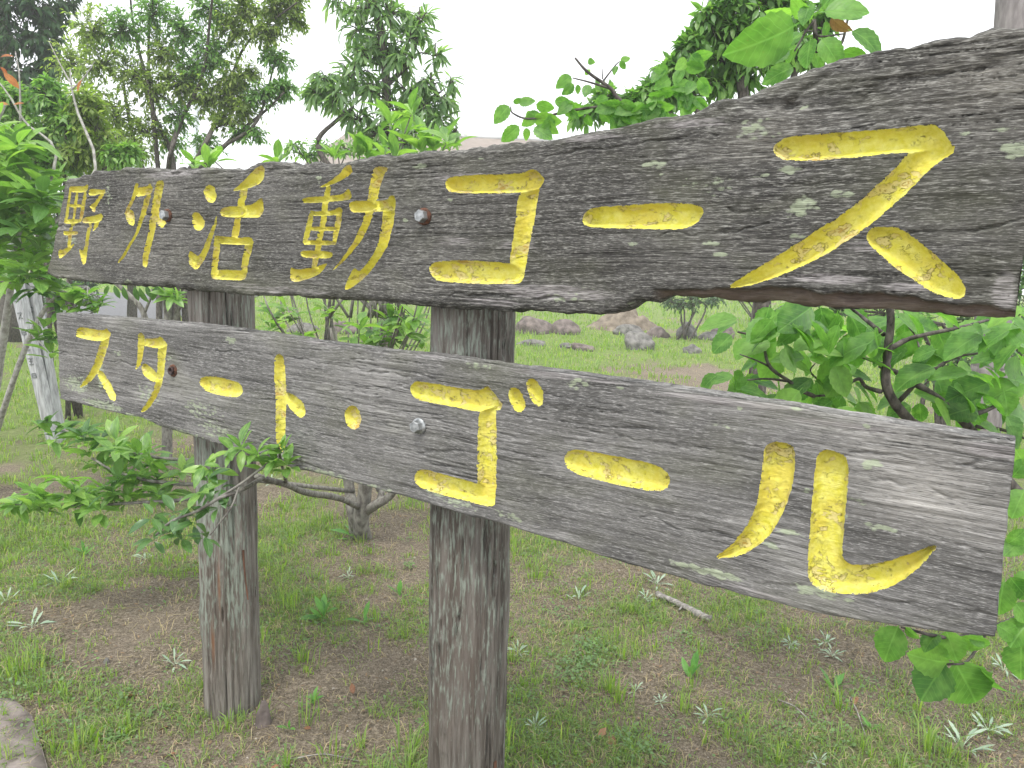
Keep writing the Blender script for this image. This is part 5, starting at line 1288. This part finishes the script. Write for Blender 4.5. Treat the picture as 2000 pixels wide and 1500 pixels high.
M['grit'] = mat_leaf('grit', (0.16, 0.13, 0.10), (0.46, 0.42, 0.36), None, 0.0, .9, under=(.3, .3, .3), veins=False, spec=.1)
link('gravel', gv.mesh('gravel', M['grit'], smooth=False), kind='stuff', label='pale grit and tiny stones scattered on the bare soil', category='gravel')

lt = Acc()
n = 5200; y = rng.uniform(1.15 ** 1.2, 5.0 ** 1.2, n) ** (1 / 1.2); x = rng.uniform(-1, 1, n) * (y * .85 + .4)
a = rng.uniform(0, 6.28, n); s_ = rng.uniform(.004, .012, n); w_ = s_ * rng.uniform(.25, .6, n)
p = np.stack([x, y, zt(x, y) + .002 + rng.uniform(0, .006, n)], 1)
d = np.stack([np.cos(a), np.sin(a), rng.normal(0, .25, n)], 1) * s_[:, None]; e = np.stack([-np.sin(a), np.cos(a), rng.normal(0, .3, n)], 1) * w_[:, None]
lt.add(np.stack([p - d, p + e, p + d, p - e], 1).reshape(-1, 3), np.arange(n)[:, None] * 4 + np.array([[0, 1, 2, 3]]))
M['litter'] = mat_leaf('leaf_litter', (0.07, 0.04, 0.025), (0.30, 0.21, 0.13), None, 0.1, .85, under=(.25, .18, .12), veins=False, spec=.1)
link('leaf_litter', lt.mesh('leaf_litter', M['litter'], smooth=False), kind='stuff', label='crumbled brown leaf litter on the soil', category='leaf litter')

# silvery rosettes, each a plant with its leaves
V_SILVER = [leaf_geo(.13, 4, .3, c, 0, .62, .25) for c in (.05, .3)]
def rosette_plant(name, px, py, size_px, label, cat, mat, var, n, spread, group):
    g = G(px, py); L = size_px / FPX * math.hypot(g[0], g[1]) * 1.05
    s = Plant(name, label, cat, g, M['stick'], [M[mat]], var, group)
    s.rosette(g + [0, 0, .012], [rng.normal(0, .1), rng.normal(0, .1) - .1, 1], n, L, 0, spread, .1)
    s.finish(40, 0)
GS = 'silvery rosettes in the grass'
for px, py, sz, lab in [(1130,1172,34,'white star-shaped rosette standing alone between the near post and the fallen stick'), (1283,1142,34,'silvery rosette just above the fallen stick'), (1262,1172,24,'small silvery rosette at the upper end of the fallen stick'),
                        (1045,1428,32,'pale rosette close to the foot of the near post on its right'), (1012,1278,28,'pale rosette against the right side of the near post at mid height'), (1240,1352,26,'small pale rosette below the fallen stick in a thin grass tuft'),
                        (1382,1402,32,'grey-green rosette low down between the near post and the cherry leaves'), (1290,1375,20,'tiny silvery rosette beside the tall thin grass tuft'), (1545,1262,22,'pale three-leaved rosette under the lower edge of the near plank'),
                        (1612,1258,26,'narrow pale rosette under the plank left of the hanging cherry leaf'), (1625,1284,26,'grey rosette on bare soil left of the hanging cherry leaves'), (1880,1462,56,'largest silvery rosette in the bottom right corner'),
                        (1930,1430,46,'second silvery rosette in the bottom right corner, behind the largest'), (1960,1310,36,'pale rosette right of the hanging cherry leaves'), (1600,1495,30,'pale rosette cut by the bottom edge of the picture'),
                        (118,1140,34,'silvery rosette in the left grass beyond the bare patch'), (62,1224,40,'silvery rosette beside the grass at the left edge'), (10,1175,32,'silvery rosette at the very left edge'), (342,1300,30,'blue-green rosette on the bare patch left of the far post'),
                        (285,1095,22,'small pale rosette left of the far post under the leafy twig'), (530,945,20,'far pale rosette right of the far post'), (915,965,22,'pale rosette just below the lower plank left of the near post'), (680,1130,20,'small silvery rosette between the two posts')]:
    rosette_plant('silver_weed', px, py, sz, lab, 'weed', 'silver', V_SILVER, int(rng.integers(10, 16)), (30, 84), GS)
V_WEED = [leaf_geo(.26, 4, .2, c, 0, .55, .1) for c in (.15, .4)]
for px, py, sz, n, lab in [(632,1210,50,9,'tall green weed between the two posts, the largest there'), (690,1050,44,8,'green sprout at the foot of the evergreen shrub'), (612,1375,36,6,'small green sprout on the bare soil between the posts'), (565,1428,24,4,'two-leaved seedling near the foot of the far post'),
                           (1350,1325,52,4,'upright broad-bladed weed right of the near post'), (1628,1345,60,6,'long-leaved green weed in the lower right grass'), (1700,1430,30,5,'small green weed below the hanging cherry leaves'), (780,1165,34,4,'grass-like weed left of the near post'), (950,1165,30,6,'small bright weed touching the left side of the near post'),
                           (165,1085,30,6,'little green weed on the left slope below the leafy twig'), (710,1220,40,4,'slanting grass-like weed on the soil between the posts')]:
    rosette_plant('green_weed', px, py, sz, lab, 'weed', 'weed', V_WEED, n, (12, 60), 'green weeds on the soil')

# fallen leaves
V_DEAD = [leaf_geo(.42, 5, .35, c, .1, .48, .05) for c in (-.3, .3)]
for px, py, sz, lab in [(238,1368,36,'curled reddish-brown fallen leaf left of the far post'), (345,1478,34,'tan fallen leaf at the bottom left'), (1192,1440,30,'tan fallen leaf right of the near post'), (1168,1448,24,'dark brown fallen leaf beside the tan one'), (35,1183,18,'small rust-red fallen leaf at the left edge'),
                        (690,1362,20,'brown fallen leaf beside a green sprout between the posts'), (1000,1250,18,'orange fallen leaf right of the near post'), (1160,1492,16,'small orange leaf at the bottom edge'), (88,1440,22,'pale brown leaf on the edge of the paving stone'), (545,1500,18,'dry leaf at the bottom between the posts'),
                        (1668,1385,18,'dark red fallen leaf in the lower right grass'), (330,1425,26,'straw-coloured leaf near the foot of the far post'), (608,1430,14,'tiny brown leaf right of the far post'), (275,1410,16,'thin tan leaf among the left grass')]:
    g = G(px, py); L = sz / FPX * math.hypot(g[0], g[1]) * 1.4
    vi = int(rng.integers(2)); m_ = mesh('fallen_leaf', V_DEAD[vi][0] * L, V_DEAD[vi][1], M['dead'], V_DEAD[vi][2])
    link('fallen_leaf', m_, None, Matrix.Translation((g[0], g[1], g[2] + .012)) @ Euler((rng.normal(0, .25), rng.normal(0, .3), rng.uniform(0, 6.28))).to_matrix().to_4x4(), label=lab, category='leaf', group='fallen leaves')

# stick on the ground
a, b_ = G(1282, 1168), G(1385, 1216)
stk = Plant('fallen_stick', 'short thick grey dead branch lying in the grass right of the near post', 'stick', (a + b_) / 2, M['stick'], [M['dead']], V_DEAD, trunk_name='branch')
mid = (a + b_) / 2; stk.limb([a + [0, 0, .022], mid + [.004, .01, .016], mid * .45 + b_ * .55 + [0, 0, .016], b_ + [0, 0, .016]], .0125, .017, 10, 26, rough=.22)
stk.limb([mid + [0, 0, .016], mid + [-.02, -.03, .012]], .006, .004, 6); stk.finish(0)
for p0, p1, lab in [((1520, 1370), (1590, 1420), 'thin dead twig in the lower right grass'), ((560, 1488), (700, 1490), 'pale stick at the bottom edge left of the near post'), ((1660, 1365), (1690, 1440), 'bent dry stalk below the hanging cherry leaves'), ((930, 1180), (955, 1120), 'thin dry stalk left of the near post')]:
    a, b_ = G(*p0), G(*p1); t = Plant('dry_twig', lab, 'twig', (a + b_) / 2, M['stick'], [M['dead']], V_DEAD, 'dry twigs', 'branch')
    t.limb([a + [0, 0, .006], (a + b_) / 2 + [0, .01, .02], b_ + [0, 0, .006]], .003, .002, 5, rough=.2); t.finish(0)

# stones
def stone(px0, px1, ptop, pbot, label, mat='rock', seed=1, depth=0.7, name='stone', cat='stone', rough=.22, sub=4):
    g = G((px0 + px1) / 2, pbot); d = g[1]
    w = m_px(px1 - px0, d) / 2; h = m_px(pbot - ptop, d)
    me = rock_mesh(name, (w * 1.08, w * depth * 1.1, h * .95), M[mat], seed, sub, rough)
    link(name, me, None, Matrix.Translation((g[0], g[1] + w * depth * .7, g[2] + h * .12)) @ Matrix.Rotation(rng.uniform(-.3, .3), 4, 'Z'), label=label, category=cat)
stone(1222,1282,650,684,'pale squat boulder in front of the stony row', 'rock', 11)
stone(1318,1368,631,660,'grey upright stone at the right end of the stony row', 'rock', 12)
stone(1008,1084,620,653,'broad reddish stone just right of the near post', 'rock_red', 13, .6)
stone(1076,1136,625,652,'dark reddish stone second from the near post', 'rock_red', 14, .6)
stone(1198,1260,633,655,'flat layered stone at the foot of the soil mound', 'rock', 15, .6)
stone(1258,1312,640,660,'rough low stone right of the flat layered one', 'rock_red', 16, .6)
stone(1365,1412,646,664,'low grey stone beside the upright one', 'rock', 17, .6)
stone(1012,1066,662,676,'low flat stone half sunk in the grass by the near post', 'rock', 18, .6)
stone(1088,1122,669,680,'small flat stone sunk in the lower grass', 'rock', 19, .6)
stone(1116,1162,671,685,'flat sunk stone left of the pale boulder', 'rock_red', 20, .6)
stone(1335,1372,676,689,'small stone sunk in the grass right of the pale boulder', 'rock', 21, .6)
stone(1390,1440,640,662,'stone half hidden by the cherry branches', 'rock_red', 22, .6)
stone(640,700,630,652,'reddish stone seen between the posts behind the shrub', 'rock_red', 23, .6)
stone(560,620,630,648,'low dark stone right of the far post', 'rock', 24, .6)
stone(720,790,634,652,'long low stone left of the near post', 'rock_red', 25, .6)
stone(498,530,1372,1420,'angular small grey stone propped against the foot of the far post', 'rock_red', 26, .5, rough=.3)
stone(200,213,1285,1296,'tiny pale blue pebble on the bare patch', 'rock', 27)
g = G(1225, 652); n = 40; xs = np.linspace(-1, 1, n); Xm, Ym = np.meshgrid(xs, xs); rr = np.sqrt(Xm ** 2 + Ym ** 2)
w = m_px(105, g[1]); hm = m_px(46, g[1])
Zm = hm * np.clip(1 - rr, 0, 1) ** 1.15 * (1 + .5 * fbm(Xm * 3, Ym * 3, 0, 91, 4)) - .06 * rr
i = np.arange(n - 1)[:, None] * n; j = np.arange(n - 1)[None]
link('soil_mound', mesh('soil_mound', np.stack([Xm * w, Ym * w * .8, Zm], -1).reshape(-1, 3), np.stack([i + j, i + j + 1, i + j + 1 + n, i + j + n], -1).reshape(-1, 4), mat_simple('bare_earth', (.10, .08, .06), (.24, .20, .155), 6, .95, .8, .02)),
     None, Matrix.Translation((g[0] + .1, g[1] + w * .8, g[2] - .02)), kind='structure')

# paving stone in the bottom left corner
import bmesh
corners = [G(-260, 1390), G(-40, 1368), G(28, 1372), G(62, 1405), G(92, 1500), G(110, 1600), G(-260, 1640)]
bm = bmesh.new(); vs = [bm.verts.new((c[0], c[1], 0.004)) for c in corners]
f = bm.faces.new(vs); ex = bmesh.ops.extrude_face_region(bm, geom=[f])
for e in ex['geom']:
    if isinstance(e, bmesh.types.BMVert): e.co.z += 0.026
bmesh.ops.recalc_face_normals(bm, faces=bm.faces)
bmesh.ops.bevel(bm, geom=[e for e in bm.edges], offset=.004, segments=2, affect='EDGES')
bmesh.ops.triangulate(bm, faces=[f for f in bm.faces if len(f.verts) > 4]); bmesh.ops.subdivide_edges(bm, edges=bm.edges, cuts=3, use_grid_fill=True)
co = np.array([v.co for v in bm.verts]); dz = .0025 * fbm(co[:, 0] * 9, co[:, 1] * 9, 0, 3, 4)
for v, d_ in zip(bm.verts, dz): v.co.z += d_ + float(zt(v.co.x, v.co.y)) - 0.012
me = bpy.data.meshes.new('stepping_stone'); bm.to_mesh(me); bm.free(); me.materials.append(M['slab']); me.polygons.foreach_set('use_smooth', np.ones(len(me.polygons), bool))
link('stepping_stone', me, None, None, label='flat brownish paving stone in the bottom left corner', category='paving stone')

# ------------------------------------------------------------------ things standing behind
def box_along(p0, p1, w, d, facing):
    """squared timber from p0 to p1, w wide across the view and d deep"""
    p0, p1 = np.asarray(p0, float), np.asarray(p1, float); ax = (p1 - p0) / np.linalg.norm(p1 - p0)
    f_ = np.asarray(facing, float); f_ = f_ - ax * (f_ @ ax); f_ /= np.linalg.norm(f_); s = np.cross(ax, f_)
    n = 12; v = []
    for t in np.linspace(0, 1, n):
        c = p0 + (p1 - p0) * t
        for (a, b) in [(-1, 1), (1, 1), (1, -1), (-1, -1)]: v.append(c + s * a * w / 2 + f_ * b * d / 2)
    q = [(i * 4 + a, i * 4 + (a + 1) % 4, i * 4 + 4 + (a + 1) % 4, i * 4 + 4 + a) for i in range(n - 1) for a in range(4)]
    q += [(3, 2, 1, 0), ((n - 1) * 4, (n - 1) * 4 + 1, (n - 1) * 4 + 2, (n - 1) * 4 + 3)]
    return np.array(v), np.array(q), ax, s, f_
def stake(p_top, p_bot, Y, w_px, label, marks):
    a, b = P(*p_top, Y), P(*p_bot, Y); base = b.copy()
    down = b + (b - a) * .32
    t = thing('leaning_stake', label, 'stake', base, 0, 'leaning bleached stakes')
    v, q, ax, s, f_ = box_along(down - base, a - base, m_px(w_px, Y), m_px(w_px * .8, Y), [-.35, -.95, .1])
    link('timber', mesh('timber', v, q, M['stake'], smooth=False), t)
    acc = Acc()
    W = m_px(w_px, Y)
    for (tt, strokes) in marks:
        c = (a - base) * tt
        for (x0, y0, x1, y1) in strokes:
            p0 = c + s * x0 * W + ax * y0 * W + f_ * (W * .4 + .003); p1 = c + s * x1 * W + ax * y1 * W + f_ * (W * .4 + .003)
            vv, qq, _, _, _ = box_along(p0, p1, W * .09, .003, f_); acc.add(vv, qq)
    link('faded_writing', acc.mesh('faded_writing', M['ink']), t)
def glyph():
    return [tuple(np.clip(rng.normal(0, .2, 2), -.3, .3).tolist() * 1 + np.clip(rng.normal(0, .2, 2), -.3, .3).tolist()) for _ in range(5)]
G1 = [(-.25, .2, .25, .2), (-.25, -.2, .25, -.2), (-.25, .2, -.25, -.2), (.25, .2, .25, -.2), (-.25, 0, .25, 0)]
G2 = [(-.3, .25, .3, .25), (0, .35, 0, -.3), (-.25, -.3, .25, -.3), (-.2, 0, .2, 0)]
G3 = [(-.25, .25, .25, .25), (.25, .25, -.2, -.3), (-.05, 0, .25, -.3)]
G0 = [(-.2, .2, .2, .2), (.2, .2, .2, -.2), (.2, -.2, -.2, -.2), (-.2, -.2, -.2, .2)]
stake((4, 433), (100, 838), 5.8, 21, 'taller leaning bleached stake with faded black writing at the left edge', [(.72, G2), (.64, G1), (.56, G3), (.48, G1), (.41, G2), (.34, G2), (.27, G1)])
stake((60, 550), (108, 815), 5.9, 22, 'shorter leaning bleached stake with faded black figures, right of the taller one', [(.92, G3), (.80, G0), (.68, G2), (.56, G3), (.45, G1)])

def pole(name, label, pts, r, mat, Y, cat='pole', group=None):
    p = np.array([P(x, y, Y) for x, y in pts]); b = p[0].copy(); b[2] = float(zt(b[0], b[1]))
    t = thing(name, label, cat, b)
    pp = np.vstack([b - [0, 0, .3], p]) - b
    v, f = tube(spline(pp, 40), r, 20, .02, 4); acc = Acc(); acc.add(v, f)
    link('shaft', acc.mesh('shaft', M[mat]), t)
    return t, pp
Yp = 5.5; c = P(1932, 740, Yp); t, pp = pole('utility_pole', 'thick weathered grey-brown pole behind the near end of the sign', [(1930, 740), (1938, 660), (1985, 0), (1998, -200)], .125, 'pole', Yp)
for zz in (1.2, 3.0):
    v, f = tube(np.array([pp[2] * 0 + [np.interp(zz, pp[:, 2], pp[:, 0]), np.interp(zz, pp[:, 2], pp[:, 1]), zz - .02], [np.interp(zz, pp[:, 2], pp[:, 0]), np.interp(zz, pp[:, 2], pp[:, 1]), zz + .02]]), .131, 20); a_ = Acc(); a_.add(v, f)
    link('band', a_.mesh('band', M['steel']), t)
t, pp = pole('lamp_pole', 'slim white pole rising inside the crown of the many-stemmed tree', [(375, 560), (380, 300), (389, 92), (391, -80)], .048, 'white_pole', 12)
v, f = tube(np.array([[0, 0, -.05], [0, 0, .5]]), .075, 16); a_ = Acc(); a_.add(v, f); link('base_sleeve', a_.mesh('base_sleeve', M['white_pole']), t)

# long low building beyond the trees
Yb = 34.0
pr = P(640, 262, Yb), P(1010, 281, Yb)
zb = float(zt(pr[0][0], Yb)); ctr = (pr[0] + pr[1]) / 2
bld = thing('low_building', 'long low building with a beige hipped roof far behind the trees', 'building', (ctr[0], Yb + 4, zb - .3))
X0, X1 = pr[0][0] - ctr[0], pr[1][0] - ctr[0]; ridge = float(pr[0][2]) - zb + 1.15; ez = ridge - 2.1
ov = 1.0
def quadmesh(name, v, f, mat, parent, sm=False): return link(name, mesh(name, v, [np.array(x) for x in f], M[mat], smooth=sm), parent)
rv = np.array([(X0 - ov, -4, ez), (X1 + 9, -4, ez), (X1 + 9, 4, ez), (X0 - ov, 4, ez), (X0, 0, ridge), (X1 + 6, 0, ridge - .15), (X0 - ov, -4, ez - .25), (X1 + 9, -4, ez - .25), (X1 + 9, 4, ez - .25), (X0 - ov, 4, ez - .25)])
roof = quadmesh('roof', rv, [[(0, 1, 5, 4), (2, 3, 4, 5), (6, 7, 1, 0), (7, 8, 2, 1), (8, 9, 3, 2), (9, 6, 0, 3), (9, 8, 7, 6)], [(1, 2, 5), (3, 0, 4)]], 'roof', bld)
def bx(name, x0, x1, y0, y1, z0, z1, mat, parent):
    v = np.array([(x, y, z) for z in (z0, z1) for x, y in ((x0, y0), (x1, y0), (x1, y1), (x0, y1))])
    return quadmesh(name, v, [[(3, 2, 1, 0), (4, 5, 6, 7), (0, 1, 5, 4), (1, 2, 6, 5), (2, 3, 7, 6), (3, 0, 4, 7)]], mat, parent)
v, f = tube(np.array([(X0 - .1, 0, ridge + .03), (X1 + 6, 0, ridge - .12)]), .12, 8); a_ = Acc(); a_.add(v, f); link('ridge_cap', a_.mesh('ridge_cap', M['eave']), roof)
bx('wall', X0 - ov + .8, X1 + 8.2, -3.2, 3.2, -.2, ez - .26, 'wallm', bld)
for q in range(7):
    x = X0 - 1.6 + q * 2.9
    fr = bx('window', x, x + 1.8, -3.26, -3.205, 1.3, 2.6, 'eave', bld); bx('pane', x + .1, x + 1.7, -3.29, -3.265, 1.4, 2.5, 'glass', fr)

# ------------------------------------------------------------------ haze volume added to imitate lens fog
hv = np.array([(x, y, z) for z in (-1.6, 14.0) for x, y in ((-160, -12), (160, -12), (160, 150), (-160, 150))])
hz = NT('lens_fog_haze')
pv = hz.n('VolumePrincipled'); pv.inputs['Color'].default_value = (0.95, 0.96, 0.97, 1); pv.inputs['Density'].default_value = 0.0035
hz.t.links.new(pv.outputs[0], hz.out.inputs['Volume'])
link('haze', mesh('haze', hv, np.array([(3, 2, 1, 0), (4, 5, 6, 7), (0, 1, 5, 4), (1, 2, 6, 5), (2, 3, 7, 6), (3, 0, 4, 7)]), hz.m, smooth=False), kind='stuff', label='thin pale haze added among the trees to imitate lens fog', category='haze')
